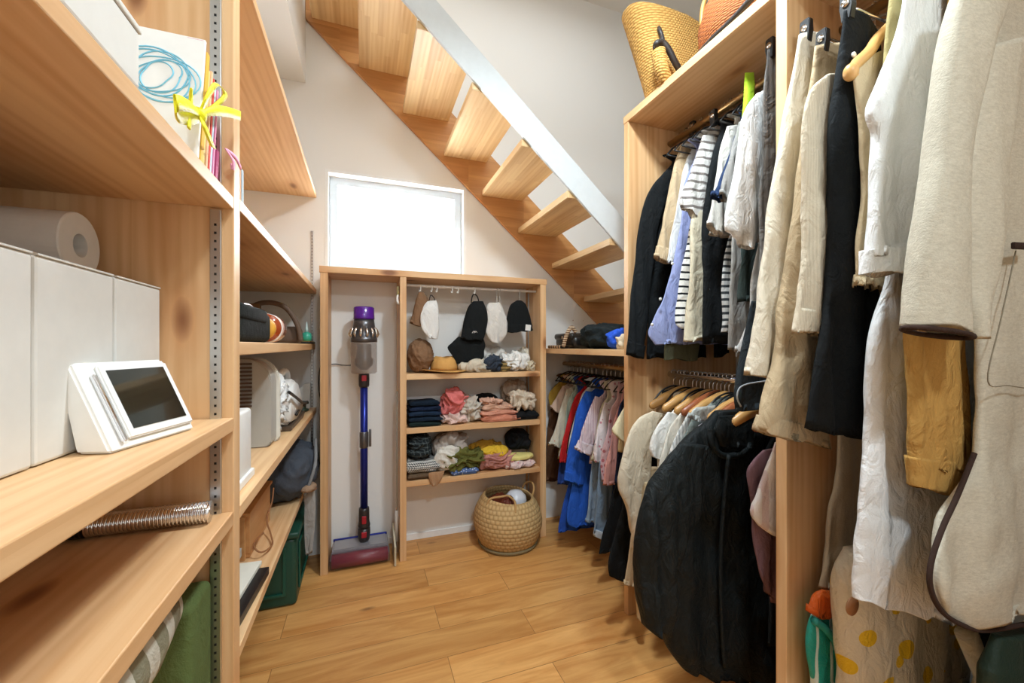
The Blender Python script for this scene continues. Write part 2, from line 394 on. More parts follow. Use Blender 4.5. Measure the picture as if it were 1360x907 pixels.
def folded(x0, x1, y0, y1, z0, z1, seed, layers=2, wob=.004):
    """folded garment: rounded slab whose front shows its folded layers"""
    bm = bmesh.new(); nx, ns = 22, 40; rings = []
    rnd = random.Random(seed); o = Vector((seed*1.7, seed*.6, seed*.3))
    for i in range(nx+1):
        s = i/nx; x = x0+(x1-x0)*s; e = min(s, 1-s)*nx; sh = 1 if e >= 2 else (.55, .9)[int(e)]
        ring = []
        for j in range(ns):
            a = 2*PI*j/ns; u = math.copysign(abs(math.cos(a))**.35, math.cos(a)); v = math.copysign(abs(math.sin(a))**.5, math.sin(a))
            y = (y0+y1)/2+u*(y1-y0)/2; z = (z0+z1)/2+v*(z1-z0)/2*sh
            if abs(u) > .8: y += -math.copysign(1, u)*.004*(1-math.cos((z-z0)/(z1-z0)*2*PI*layers))*.9
            nzz = noise.noise(Vector((x*14, y*14, z*30))+o)
            z += wob*nzz*(1.2 if v > 0 else .1); y += wob*1.4*noise.noise(Vector((x*20, 3, z*40))+o)
            ring.append(bm.verts.new((x+wob*noise.noise(Vector((y*20, z*40, 1))+o), y, max(z, z0))))
        rings.append(ring)
    for a, b in zip(rings, rings[1:]):
        for j in range(ns): bm.faces.new((a[j], a[(j+1) % ns], b[(j+1) % ns], b[j]))
    bm.faces.new(rings[0][::-1]); bm.faces.new(rings[-1]); return bm
# ================================================================== THE ROOM
YB, XL, XR = 2.363, -.235, 1.01            # back wall, fronts of the left and right shelving
struct('floor', B(-.75, 2.6, -1.6, YB+.1, -.05, 0, bev=0), floormat())
WX0, WX1, WZ0, WZ1 = -.189, .565, 1.50, 2.034
bw = merge(B(-.75, WX0, YB, YB+.12, 0, 3.45, bev=0), B(WX1, 2.6, YB, YB+.12, 0, 3.45, bev=0), B(WX0, WX1, YB, YB+.12, 0, WZ0, bev=0), B(WX0, WX1, YB, YB+.12, WZ1, 3.45, bev=0))
struct('wall_back', bw, WALL)
struct('wall_left', B(-.75, -.66, -1.6, YB, 0, 2.47, bev=0), WALL)
struct('wall_right', B(2.5, 2.6, -1.6, YB, 0, 3.45, bev=0), WALL)
struct('wall_front', B(-.75, 2.6, -1.7, -1.6, 0, 2.47, bev=0), WALL)
struct('wall_partition', merge(B(1.60, 1.63, -1.6, 1.394, 0, 2.01, bev=0), B(1.60, 1.63, 1.394, YB, 0, 1.05, bev=0)), WALL)
struct('ceiling', merge(B(-.75, 2.6, -1.6, .95, 2.47, 2.6, bev=0), B(-.75, -.287, .95, YB, 2.47, 3.45, bev=0), B(-.75, 2.6, .80, .95, 2.6, 3.45, bev=0), B(-.75, 2.6, .80, YB+.12, 3.38, 3.5, bev=0)), CEIL)
struct('baseboard_back', B(.21, .95, YB-.009, YB, 0, .035), TRIM)
struct('baseboard_left', B(-.16, .17, YB-.009, YB, 0, .035), TRIM)
# window: reveal, frame, frosted pane
def ring4(x0, x1, z0, z1, w, y0, y1): return merge(B(x0, x1, y0, y1, z1-w, z1, bev=0), B(x0, x1, y0, y1, z0, z0+w, bev=0), B(x0, x0+w, y0, y1, z0+w, z1-w, bev=0), B(x1-w, x1, y0, y1, z0+w, z1-w, bev=0))
fr = ring4(WX0+.0125, WX1-.0125, WZ0+.0125, WZ1-.0125, .040, YB+.06, YB+.11)
cas = ring4(WX0-.004, WX1+.004, WZ0-.004, WZ1+.002, .015, YB-.004, YB+.119)
gm, nt, p = newmat('frosted_glass')
p.inputs['Base Color'].default_value = (1, 1, 1, 1); p.inputs['Roughness'].default_value = .35; p.inputs['Transmission Weight'].default_value = 1; p.inputs['IOR'].default_value = 1.05
struct('window_1', cas, TRIM, parts=[('window_frame', fr, FRAME), ('window_pane', B(WX0+.05, WX1-.05, YB+.088, YB+.092, WZ0+.05, WZ1-.05, bev=0), gm)])

# ================================================================== OPEN STAIRCASE
def zl(x): return 2.783-.888*(x+.272)       # lower edge of both stringers
parts = [('wall_stringer', prism([(-.285, zl(-.285)), (1.75, zl(1.75)), (1.75, zl(1.75)+.337), (-.285, zl(-.285)+.337)], YB-.024, YB-.001, bev=.001), STR)]
SW = plain('D3DADD', .4, key='white_painted_steel')
def zo(x): return 2.021-.88*(x-.674)
parts.append(('outer_stringer', prism([(-.285, zo(-.285)), (1.75, zo(1.75)), (1.75, zo(1.75)+.155), (-.285, zo(-.285)+.155)], 1.68, 1.692, bev=.001), SW, False, 'white flat outer stringer'))
for k in range(-4, 5):
    x0 = .662+.229*k; z = 1.993-.202*k; x1 = x0+.255
    if x0 < -.28: x0 = -.28
    parts.append(('tread', prism([(x0, YB-.025), (x1, YB-.025), (x1, 1.765), (x0+.12, 1.70), (x0, 1.693)], z, z+.033, 'XY', bev=.0015), STT))
thing('open_staircase', 'open-riser wooden staircase with a white outer stringer rising over the window', 'staircase', parts)

# ================================================================== ALCOVE UNIT ON THE BACK WALL
UX0, UX1, UY, UH = -.197, .987, 2.137, 1.482
def rail(x0, x1, y0, y1, z0, z1, holes, face):
    """slotted steel shelf standard; slots are dark insets along it"""
    r = B(x0, x1, y0, y1, z0, z1, bev=.001)
    s = bmesh.new(); z = z0+.02
    while z < z1-.02:
        if face == 'y': box(s, (x0+x1)/2-.0020, (x0+x1)/2+.0020, y0-.0004, y0+.002, z, z+.0045, bev=0)
        else: box(s, x1-.002, x1+.0006, (y0+y1)/2-.0025, (y0+y1)/2+.0025, z, z+.009, bev=0)
        z += holes
    return r, s
SLOT = plain('0B0B0B', .8, key='slot_shadow_black')
ps = [('post', B(UX0, UX0+.034, UY, YB-.001, 0, UH-.031), PZ), ('post', B(.172, .204, UY, YB-.001, 0, UH-.031), PZ), ('post', B(UX1-.036, UX1, UY, YB-.001, 0, UH-.031), PZ),
      ('top_board', B(UX0-.004, UX1+.004, UY-.003, YB-.001, UH-.031, UH), PX)]
for z in (.953, .675, .402): ps.append(('shelf', B(.204, UX1-.036, UY+.008, YB-.002, z-.029, z), PX))
rod = tube(bmesh.new(), [(.205, 2.2, 1.417), (UX1-.037, 2.2, 1.417)], .0065, 12)
ps.append(('rail', rod, WHITEP, True, 'white curtain rail'))
rr, ss = rail(UX1-.045, UX1-.036, 2.31, 2.323, .2, 1.40, .03, 'x'); rr = B(UX1-.041, UX1-.036, 2.305, 2.317, .1, 1.42, bev=.0005)
ps.append(('shelf_standard', rr, STEEL))
thing('alcove_shelf_unit', 'low pine shelf unit under the window with a tall bay for the vacuum cleaner', 'shelf unit', ps)

# ================================================================== LEFT SHELVING
UY0, UY1 = .918, .958
parts = [('upright', B(-.655, XL, UY0, UY1, 0, 2.40, bev=.002), wood('Z', seed=1))]
def lshelf(z, th, y0, y1, xf=XL, sd=0):
    return ('shelf', B(-.655, xf, y0, y1, z-th, z, bev=.002), wood('Y', seed=sd))
parts += [lshelf(1.385, .024, -1.2, UY0-.001, sd=2), lshelf(.962, .026, -1.2, UY0-.001), lshelf(.782, .026, -1.2, UY0-.001, sd=3)]
r, s = rail(-.272, -.254, UY0-.008, UY0, .05, 1.357, .0155, 'y'); parts.append(('shelf_standard', r, STEEL, False, None, [('slots', s, SLOT)]))
r, s = rail(-.272, -.254, UY0-.008, UY0, 1.39, 1.80, .0155, 'y'); parts.append(('shelf_standard', r, STEEL, False, None, [('slots', s, SLOT)]))
thing('near_shelving', 'pine shelving in the left foreground holding file boxes and a desk frame', 'shelving', parts)
parts = [lshelf(1.899, .022, UY1+.001, 2.362, sd=4), lshelf(1.396, .024, UY1+.001, 2.362, sd=5), lshelf(1.108, .028, UY1+.001, 2.335, xf=XL-.003, sd=1),
         lshelf(.777, .026, UY1+.001, 2.362), lshelf(.417, .026, UY1+.001, 2.362, xf=XL-.03, sd=2)]
r, s = rail(-.262, -.249, YB-.008, YB, .15, 1.70, .0165, 'y'); parts.append(('shelf_standard', r, STEEL, False, None, [('slots', s, SLOT)]))
thing('far_shelving', 'five pine shelves beside the window, reaching from the upright to the back wall', 'shelving', parts)

# ================================================================== RIGHT WARDROBE FRAME
parts = [('upright', B(XR, 1.595, 1.394, 1.422, 0, 2.014, bev=.002), PZ), ('upright', B(XR, 1.595, .733, .762, 0, 2.014, bev=.002), wood('Z', seed=2)),
         ('upright', B(XR, 1.595, -.03, 0, 0, 2.014, bev=.002), PZ),
         ('top_shelf', B(XR-.002, 1.599, -.03, 1.424, 2.014, 2.044, bev=.002), wood('Y', seed=6)),
         ('far_shelf', B(XR, 1.595, 1.423, YB-.001, 1.055, 1.083, bev=.002), wood('Y', seed=3))]
BRASS = plain('B99A6A', .35, .9, key='brass_tube')
for (y0, y1, z, m) in ((1.424, YB-.001, .985, BRASS), (.763, 1.393, .98, CHROME), (.763, 1.393, 1.955, BRASS), (.001, .732, 1.955, BRASS)):
    parts.append(('clothes_rail', tube(bmesh.new(), [(RODX, y0, z), (RODX, y1, z)], .0125, 16), m, True))
thing('wardrobe_frame', 'pine wardrobe frame along the right side with two tiers of clothes rails', 'wardrobe', parts)
# ================================================================== LEFT: THINGS ON THE NEAR SHELVES
WHC = plain('E0DDD6', .45, key='white_card')
def filebox(y0, y1, label):
    zb, zt = .9632, 1.203
    body = rbox(-.60, -.348, y0+.0015, y1-.0015, zb, zt, .004, 2)
    thing('file_box', label, 'file box', [('body', body, WHC), ('lid_seam', B(-.605, -.3465, y0+.004, y1-.004, zt-.0005, zt+.002, bev=.0005), WHC)], 'white file boxes on the tablet shelf')
filebox(.769, .923-.008, 'plain white file box, the one nearest the pine upright')
filebox(.612, .769, 'plain white file box, second from the pine upright')
filebox(.455, .612, 'plain white file box, third from the pine upright, under the roll of paper')
filebox(.298, .455, 'plain white file box at the left edge of the photo')
# kitchen roll
prof = [(.0185, .0), (.050, 0), (.0515, .002), (.0515, .218), (.050, .22), (.0185, .22)]
bm = bmesh.new(); n = 48; rings = []
for (r, h) in prof: rings.append([bm.verts.new((-.425-h, .845+math.cos(2*PI*k/n)*r, 1.2595+math.sin(2*PI*k/n)*r)) for k in range(n)])
rings.append(rings[0])
for a, b in zip(rings, rings[1:]):
    for k in range(n): bm.faces.new((a[k], a[(k+1) % n], b[(k+1) % n], b[k]))
thing('paper_roll', 'white kitchen paper roll lying on top of the white file boxes', 'paper roll', [('paper', bm, plain('F3F1EC', .9, key='paper'), False),
      ('tissue_tail', B(-.62, -.41, .70, .79, 1.2058, 1.225, bev=.004), plain('F6F4F0', .9, key='paper2'))])
# tablet / digital frame on its stand
a0 = Vector((-.300, .656, .9632)); a1 = Vector((-.262, .808, .9632)); d = (a1-a0).normalized(); nrm = Vector((d.y, -d.x, 0)); up = Vector((0, 0, 1))
Lw = (a1-a0).length; tilt = math.radians(24); H = .124
upv = (up*math.cos(tilt)-nrm*math.sin(tilt)); fn = (nrm*math.cos(tilt)+up*math.sin(tilt))
def pl(s, h, o): return a0+d*s+upv*h+fn*o
def slab(s0, s1, h0, h1, o0, o1, bev=.002):
    bm = bmesh.new(); vs = [bm.verts.new(pl(s, h, o)) for o in (o0, o1) for s, h in ((s0, h0), (s1, h0), (s1, h1), (s0, h1))]
    for f in ((0, 1, 2, 3), (7, 6, 5, 4), (0, 4, 5, 1), (1, 5, 6, 2), (2, 6, 7, 3), (3, 7, 4, 0)): bm.faces.new([vs[i] for i in f])
    if bev: bmesh.ops.bevel(bm, geom=list(bm.edges), offset=bev, segments=3, affect='EDGES')
    return bm
base = bmesh.new(); prof = [(0, 0), (-.005, .002), (-.052, .004), (-.056, .008), (-.044, .098), (-.03, .112), (-.0285, H)]
tt = math.tan(tilt)*.93; prof = [(.0, .0), (-.040, 0), (-.043, .006), (-.054, .09), (-.062, H*.9), (-H*tt+.002, H*.925)]
A = [base.verts.new(a0+nrm*x+up*z) for x, z in prof]; Bv = [base.verts.new(a1+nrm*x+up*z) for x, z in prof]
base.faces.new(A); base.faces.new(Bv[::-1])
for i in range(len(A)): base.faces.new((A[i], Bv[i], Bv[(i+1) % len(A)], A[(i+1) % len(A)]))
bmesh.ops.bevel(base, geom=list(base.edges), offset=.003, segments=3, affect='EDGES')
scm, nt, p = newmat('dark_screen'); p.inputs['Roughness'].default_value = .08; p.inputs['Base Color'].default_value = lin('1B211C'); p.inputs['Coat Weight'].default_value = .5
thing('tablet_stand', 'white desk tablet with a dark screen leaning back near the edge of the shelf', 'tablet', [
    ('body', base, WHITEP), ('bezel', slab(.030, Lw-.003, .012, H-.006, .0, .006), plain('F4F3F0', .3, key='bezel'), False, None, [('screen', slab(.040, Lw-.014, .024, H-.014, .006, .0068, 0), scm)]),
    ('stylus', slab(.018, .024, .010, H-.018, .001, .007, .0015), CHROME, False, 'slim chrome stylus clipped on the left')])
# steel corrugated hose lying across shelf C
prof = []; n = 64
for i in range(n*4+1):
    h = i/(n*4)*.345; prof.append((.0165+.0028*math.cos(i*PI/2), h))
bm = lathe(bmesh.new(), prof, (-.605, .872, .7825+.0197), 28, axis='X')
thing('flexible_hose', 'silver corrugated steel hose lying along the back of the lower shelf', 'hose', [('hose', bm, CHROME, True), ('collar', lathe(bmesh.new(), [(.0188, 0), (.0192, .002), (.0192, .018), (.0188, .020)], (-.45, .872, .8022), 28, axis='X'), DARKM, True)])
# upper shelf: low white box, art book, yellow folders, pink folders
thing('storage_box', 'low white storage box on the top left shelf beside the scribbled book', 'box', [('body', rbox(-.60, -.236, -.10, .571, 1.3856, 1.448, .003, 2), WHC), ('lid', rbox(-.602, -.2345, -.102, .573, 1.4485, 1.456, .002, 2), WHC)])
def leaf(y, th, x0, x1, z1, lean=0.0, mat=None, bev=.0008, z0=1.3856):
    bm = B(x0, x1, y, y+th, z0, z1, bev=bev)
    if lean: bmesh.ops.transform(bm, matrix=Matrix.Shear('XY', 4, (0, 0)), verts=bm.verts); [setattr(v, 'co', Vector((v.co.x, v.co.y+(v.co.z-z0)*lean, v.co.z))) for v in bm.verts]
    return bm
book = leaf(.745, .006, -.43, -.238, 1.588, .16)
scr = bmesh.new(); rnd = random.Random(4); pts = []
for i in range(260):
    a = i*.17; r = .018+.026*abs(math.sin(i*.013+.2))+.006*math.sin(i*.31); x = -.292+math.cos(a)*r*1.05+.004*math.sin(i*.05); z = 1.512+math.sin(a)*r*.95
    pts.append((x, .745+(z-1.3856)*.16-.0006, z))
tube(scr, pts, .0011, 4)
cor = prism([(-.262, 1.586), (-.240, 1.586), (-.240, 1.578), (-.256, 1.581)], .7770, .7776)
thing('scribbled_book', 'white drawing book with blue crayon circles standing on the top left shelf', 'book', [('cover', book, plain('F2F0EC', .6, key='drawing_paper'), False), ('crayon_circles', scr, plain('7FC4DC', .7, key='blue_crayon')), ('crayon_corner', cor, plain('D8487A', .7, key='pink_crayon'))])
YE = plain('F0B93A', .6, key='yellow_card'); YP = plain('F5D98A', .6, key='pale_yellow'); 
thing('paper_folder', 'orange-yellow folder tied with a bright yellow ribbon bow', 'folder', [('cover', leaf(.756, .012, -.43, -.238, 1.575, .16), YE), ('page_block', leaf(.7695, .013, -.425, -.241, 1.556, .16), YP)])
RBN = fabric('FBF53A', wr=.3, rough=.4, key='yellow_ribbon')
KS = [1.0]
def ribbon(pts, w, wdir, th=.0012):
    P = curve(pts, 8); bm = bmesh.new(); rings = []; 
    for i, q in enumerate(P):
        t = i/(len(P)-1); ww = w*KS[0]*.85*(.25+.75*math.sin(min(1, t*2.2)*PI/2)); dd = Vector(wdir).normalized(); o = Vector((1, .2, 0)).normalized()*th
        rings.append([bm.verts.new(q+dd*ww*s+o*k) for s, k in ((-.5, -1), (.5, -1), (.5, 1), (-.5, 1))])
    for a, b in zip(rings, rings[1:]):
        for k in range(4): bm.faces.new((a[k], a[(k+1) % 4], b[(k+1) % 4], b[k]))
    bm.faces.new(rings[0][::-1]); bm.faces.new(rings[-1]); return bm
KS = [1.0]
def K(y, z, x=0.0): return kc+Vector((x, y, z))*KS[0]
def Q(px, py, dx=0.0): return atx(px, py, -.234+dx)
kc = Q(265, 152)
rp = [('loop', ribbon([kc, Q(250, 141, .012), Q(233, 137, .010), Q(237, 152, .002), Q(252, 156, -.001), kc], .024, (0, -.25, 1)), RBN, True),
      ('loop', ribbon([kc, Q(276, 128, .012), Q(288, 112, .012), Q(299, 126, .006), Q(284, 142, .002), kc], .022, (0, 1, .3)), RBN, True),
      ('tail', ribbon([kc, Q(285, 147, .008), Q(303, 149, .012), Q(319, 154, .014)], .021, (0, 0, 1)), RBN, True),
      ('tail', ribbon([kc, Q(272, 168, .008), Q(277, 182, .008), Q(283, 196, .004)], .024, (0, 1, .2)), RBN, True),
      ('tail', ribbon([Q(254, 117, .003), Q(253, 140, -.003), Q(251, 171, .002)], .010, (0, 1, 0)), RBN, True),
      ('knot', heap(kc, (.016, .018, .018), 3, .2, 3, 3), RBN, True)]
thing('ribbon_bow', 'bright yellow ribbon bow tied around the folders on the top left shelf', 'ribbon', rp)
for i, (y, c, zt, nm) in enumerate(((.802, 'F2C7A0', 1.560, 'peach folder just behind the yellow one'), (.812, 'E8503F', 1.553, 'thin red folder among the folders on the top left shelf'), (.820, 'CFE3F2', 1.552, 'pale blue folder among the folders on the top left shelf'), (.832, 'E88FB4', 1.545, 'pink folder among the folders on the top left shelf'), (.846, 'B03A6C', 1.44, 'short magenta folder nearest the metal shelf standard'))):
    one('paper_folder', nm, 'folder', leaf(y-.018, .006 if i < 4 else .012, -.42, -.239, zt, .16), plain(c, .6, key='card_'+c))
PK = plain('F3A9C4', .7, key='pink_ribbon')
kc = Vector((-.2365, .872, 1.458)); KS[0] = 1.2
thing('gift_ribbon', 'small pink ribbon bow hanging from the pink folder', 'ribbon', [('loop', ribbon([K(0, 0), K(.008, -.014, .008), K(.014, -.026, .006), K(.020, -.014, .003)], .012, (0, 1, .3)), PK, True), ('tail', ribbon([K(0, 0), K(.02, -.004, .008), K(.04, -.012, .010)], .007, (0, 0, 1)), PK, True)])
# under shelf C: striped blanket roll and green tote with yellow lettering
bl = xf(lathe(bmesh.new(), [(.01, 0), (.050, .004), (.059, .02), (.062, .15), (.061, .30), (.050, .395), (.01, .40)], (0, 0, 0), 40, axis='Y'), Matrix.Translation((-.316, .385, .688)))
for v in bl.verts: v.co += noise.noise_vector(v.co*12)*.006
thing('striped_cushion', 'grey and beige striped rolled cushion under the lowest near shelf', 'cushion', [(None, bl, fabric('8F8A72', 'y', 'CFCABA', .062, .45), True)])
tb = rbox(-.56, -.266, .803, .905, .0008, .668, .012, 4)
GT = fabric('5B6A3C', key='green_canvas', wr=.6)
fy, fx = .802, -.283
let = merge(tube(bmesh.new(), [(fx-.022, fy, .535), (fx+.004, fy, .538), (fx+.012, fy, .525), (fx-.002, fy, .51), (fx+.010, fy, .50), (fx+.012, fy, .485), (fx-.006, fy, .472), (fx-.026, fy, .478)], .0045, 6),
            tube(bmesh.new(), [(fx-.022, fy, .535), (fx-.03, fy, .52)], .004, 6))
thing('green_tote_bag', 'olive green canvas tote bag with a yellow curl print, standing at lower left', 'bag', [('bag', tb, GT, True), ('printed_curl', let, plain('E2C44C', .7, key='yellow_print')),
      ('handle', tube(bmesh.new(), curve([(-.47, .85, .665), (-.46, .85, .71), (-.40, .85, .73), (-.34, .85, .71), (-.33, .85, .665)], 6), .007, 8), GT, True)])
one('storage_tub', 'blue rounded tub on the floor at the foot of the left upright', 'tub', rbox(-.42, -.19, .985, 1.20, 0.0005, .145, .03, 4), plain('22439C', .4, key='blue_plastic'), True)

# ================================================================== LEFT: THINGS ON THE FAR SHELVES
# shelf z 1.108 (seen edge-on)
z = 1.1085
thing('camera_pouch', 'black padded pouch at the near end of the shelf level with the eye', 'bag', [('body', rbox(-.40, -.262, 1.00, 1.40, z, z+.088, .02, 4), fabric('141816', key='black_nylon', wr=.4), True), ('zip', tube(bmesh.new(), curve([(-.27, 1.06, z+.083), (-.262, 1.14, z+.090), (-.27, 1.24, z+.084)], 6), .003, 6), STEEL, True), ('flap', rbox(-.385, -.258, 1.05, 1.33, z+.052, z+.0915, .01, 3), fabric('141816', key='black_nylon', wr=.4), True)])
arc = curve([(-.475, 1.95, z+.012), (-.470, 1.95, z+.09), (-.43, 1.95, z+.155), (-.37, 1.95, z+.172), (-.31, 1.95, z+.15), (-.268, 1.95, z+.08), (-.255, 1.95, z+.012)], 8)
LB = fabric('6E5A4C', key='brown_leather', rough=.5, wr=.3)
thing('handbag', 'brown leather handbag with a tall arched handle on the eye-level shelf', 'bag', [('handle', tube(bmesh.new(), arc, .0105, 10), LB, True), ('body', rbox(-.50, -.262, 1.97, 2.08, z, z+.075, .02, 3), LB, True), ('strap', B(-.445, -.405, 1.935, 1.965, z+.075, z+.165, bev=.002), fabric('7B5A34', key='tan_leather', rough=.5, wr=.3))])
bt = lathe(bmesh.new(), [(.006, 0), (.018, .003), (.020, .045), (.018, .05), (.041, .085), (.046, .11), (.046, .16), (.047, .165), (.047, .20), (.044, .21), (.03, .22)], (-.30, 1.50, z+.0495), 32, axis='Y')
thing('amber_bottle', 'amber glass-like bottle with a red and white label lying on the eye-level shelf', 'bottle', [('bottle', xf(bt, Matrix.Translation((0, 3.22, 0)) @ Matrix.Scale(-1, 4, (0, 1, 0))), plain('A5481F', .12, key='amber', coat=.6), True), ('label', lathe(bmesh.new(), [(.0478, 0), (.0485, .001), (.0485, .035), (.0478, .036)], (-.30, 1.515, z+.048), 32, axis='Y'), fabric('EFE6DC', 'y', 'D0603C', .02, .3, rough=.4, wr=0), True), ('sticker', lathe(bmesh.new(), [(.030, 0), (.036, .01), (.036, .03), (.03, .035)], (-.30, 1.455, z+.046), 24, axis='Y'), plain('E8A93A', .5, key='orange_sticker'), True)])
mc = Vector((-.262, 2.20, z+.0015))
thing('glue_bottle', 'tiny bottle with a green base and a clear pointed tip on the eye-level shelf', 'bottle', [('base', lathe(bmesh.new(), [(.012, .012), (.021, .016), (.023, .03), (.020, .05), (.008, .056)], mc, 24), plain('49B89A', .3, key='mint'), True), ('tip', lathe(bmesh.new(), [(.009, .056), (.007, .07), (.002, .105)], mc, 16), plain('CFE3DF', .3, key='clear_tip'), True)])
thing('phone_tray', 'dark thin tray with a yellow rim at the far end of the eye-level shelf', 'tray', [('tray', rbox(-.36, -.236, 2.09, 2.32, z, z+.011, .004, 3), BLACKP), ('rim', B(-.35, -.238, 2.11, 2.30, z+.0112, z+.0135, bev=.0006), plain('BFA24A', .5, key='yellow_rim'))])
for i, (c, zt, l) in enumerate((('E9E4D6', 1.470, 'cream booklet standing right behind the left upright'), ('C98F5E', 1.464, 'tan booklet between the cream and the blue booklets'), ('B9CDD8', 1.468, 'pale blue booklet third behind the left upright'))):
    one('booklet', l, 'booklet', B(-.40, -.240+i*.001, .963+i*.013, .972+i*.013, 1.3965, zt), plain(c, .6, key='booklet_'+c))
# shelf z .777
z = .7775
thing('storage_bin', 'white lidded storage bin, nearest the upright on the shelf below eye level', 'box', [('body', rbox(-.50, -.262, 1.00, 1.17, z, z+.170, .008, 3), WHITEP, True), ('base_rim', rbox(-.502, -.256, .998, 1.174, z, z+.02, .004, 2), WHITEP)])
GH = plain('B9B6AE', .45, key='grey_plastic')
def roundface(x0, x1, y0, y1, z0, z1, r, inset=0.0):      # rounded rectangle in YZ extruded along X
    pts = []
    for cy, cz, a0 in ((y1-r, z1-r, 0), (y0+r, z1-r, 90), (y0+r*.5, z0+r*.5, 180), (y1-r*.5, z0+r*.5, 270)):
        rr = r if a0 < 180 else r*.5
        for k in range(9): a = math.radians(a0+k*90/8); pts.append((cy+math.cos(a)*rr, cz+math.sin(a)*rr))
    return prism(pts, x0, x1, 'YZ')
# heater faces the camera: rounded outline seen from the front
def rf(x0, x1, y0, y1, z0, z1, r): 
    pts = []
    for cx, cz, a0 in ((x1-r, z1-r, 0), (x0+r, z1-r, 90), (x0+.015, z0+.015, 180), (x1-.015, z0+.015, 270)):
        rr = r if a0 < 180 else .015
        for k in range(9): a = math.radians(a0+k*90/8); pts.append((cx+math.cos(a)*rr, cz+math.sin(a)*rr))
    return prism(pts, y0, y1, 'XZ', bev=.004)
gr_ = bmesh.new()
for k in range(12): box(gr_, -.380, -.330, 1.4735, 1.477, z+.13+k*.012, z+.136+k*.012, bev=0)
thing('fan_heater', 'grey and cream fan heater with a rounded top and a brown grille on the shelf', 'heater', [('shell', rf(-.58, -.278, 1.48, 1.56, z+.002, z+.280, .075), GH, False), ('front_rim', rf(-.575, -.268, 1.562, 1.575, z, z+.285, .08), plain('E9E5DA', .4, key='cream_rim')), ('grille', gr_, plain('5B4433', .5, key='brown_grille'))])
sv = heap((-.345, 1.66, z+.118), (.15, .15, .235), 41, .25, 1.0, 5)
thing('plastic_carrier_bag', 'crumpled white plastic bag on the shelf behind the fan heater', 'bag', [(None, sv, fabric('EDECEA', rough=.4, key='white_polythene'), True)])
IR = thing('steam_iron', 'white steam iron with black base standing on the shelf, dark cord hanging over it', 'iron', [('body', prism([(1.50, z+.02), (1.66, z+.02), (1.86, z+.03), (1.84, z+.07), (1.76, z+.10), (1.70, z+.17), (1.60, z+.19), (1.52, z+.17), (1.49, z+.08)], -.40, -.262, 'YZ', bev=.012), WHITEP, True), ('sole', prism([(1.49, z), (1.80, z), (1.87, z+.012), (1.86, z+.022), (1.49, z+.016)], -.405, -.257, 'YZ', bev=.003), plain('5B4A3C', .4, key='brown_sole')),
      ('handle', tube(bmesh.new(), curve([(-.33, 1.54, z+.16), (-.31, 1.62, z+.215), (-.31, 1.72, z+.20), (-.32, 1.80, z+.12), (-.33, 1.84, z+.06)], 6), .014, 10), WHITEP, True),
      ('cord', tube(bmesh.new(), curve([(-.255, 1.42, z+.155), (-.25, 1.55, z+.12), (-.246, 1.72, z+.075), (-.25, 1.88, z+.06), (-.28, 1.90, z+.03), (-.262, 1.70, z+.045), (-.256, 1.60, z+.045)], 8), .0055, 8), BLACKP, True)]); IR.location.y += .235
one('paper_wedge', 'white pointed cardboard piece leaning at the far end of the shelf', 'card', prism([(-.40, z), (-.262, z), (-.258, z+.13), (-.285, z+.128)], 2.31, 2.33, 'XZ', bev=.001), WHC)
one('cable_spool', 'small dark green cable spool beside the iron', 'spool', lathe(bmesh.new(), [(.02, 0), (.03, .004), (.03, .012), (.018, .014), (.018, .036), (.03, .038), (.03, .046), (.02, .05)], (-.285, 2.22, z), 24), plain('26331F', .5, key='dark_green'), True)
# shelf z .417
z = .4175; zt = z
hp = heap((-.355, 2.10, z+.120), (.30, .36, .24), 17, .07, .6, 5)
thing('backpack', 'slate grey rounded backpack with beige straps at the far end of the low left shelf', 'backpack', [('body', hp, fabric('4C525C', key='grey_nylon', wr=.5), True), ('rim', tube(bmesh.new(), curve([(-.24, 1.98, z+.03), (-.205, 2.00, z+.15), (-.215, 2.12, z+.23), (-.225, 2.24, z+.20), (-.215, 2.28, z+.08)], 8), .007, 8), fabric('8A8B8C', key='grey_piping'), True),
      ('strap', cloth([(Vector((-.262, 2.0, z+.07)), Vector((-.215, 2.0, z+.06))), (Vector((-.250, 2.0, z-.03)), Vector((-.205, 2.0, z-.02))), (Vector((-.252, 2.0, z-.16)), Vector((-.205, 2.0, z-.15))), (Vector((-.245, 2.0, z-.26)), Vector((-.215, 2.0, z-.24)))], 2.02, .005, .006, .05, 8, nc=20, nr=20), fabric('A7A4A0', key='grey_strap'), True, 'pale grey strap hanging over the shelf edge'),
      ('buckle', heap((-.235, 2.0, z+.055), (.07, .09, .035), 23, .2, 2, 3), fabric('A88A70', key='beige_pad'), True)])
wb = merge(B(-.60, -.355, 1.50, 1.515, z, z+.14), B(-.60, -.355, 1.82, 1.835, z, z+.14), B(-.60, -.345, 1.517, 1.818, z+.001, z+.012), B(-.358, -.345, 1.517, 1.818, z+.013, z+.14), B(-.60, -.587, 1.517, 1.818, z+.013, z+.14))
tubes = tube(bmesh.new(), curve([(-.33, 1.80, z+.13), (-.328, 1.76, z+.09), (-.333, 1.70, z+.05), (-.31, 1.64, z+.02), (-.29, 1.56, z+.014), (-.31, 1.50, z+.02), (-.335, 1.52, z+.04), (-.32, 1.58, z+.05)], 8), .0028, 6)
thing('wooden_crate', 'shallow wooden crate with a thin brown cord hanging out on the low left shelf', 'crate', [('crate', wb, wood('Y', 'E0AF78', 'C68D55', seed=7)), ('cord', tubes, plain('9C6A43', .6, key='brown_cord'), True), ('lid', B(-.60, -.34, 1.50, 1.835, z+.1405, z+.15), wood('Y', 'DBA76D', 'C48A50', seed=8))])
for i, (y0, y1, x1, h, c, l) in enumerate(((1.205, 1.245, -.295, .055, '171B1B', 'black binder lying under the white papers on the low left shelf'),)):
    pass
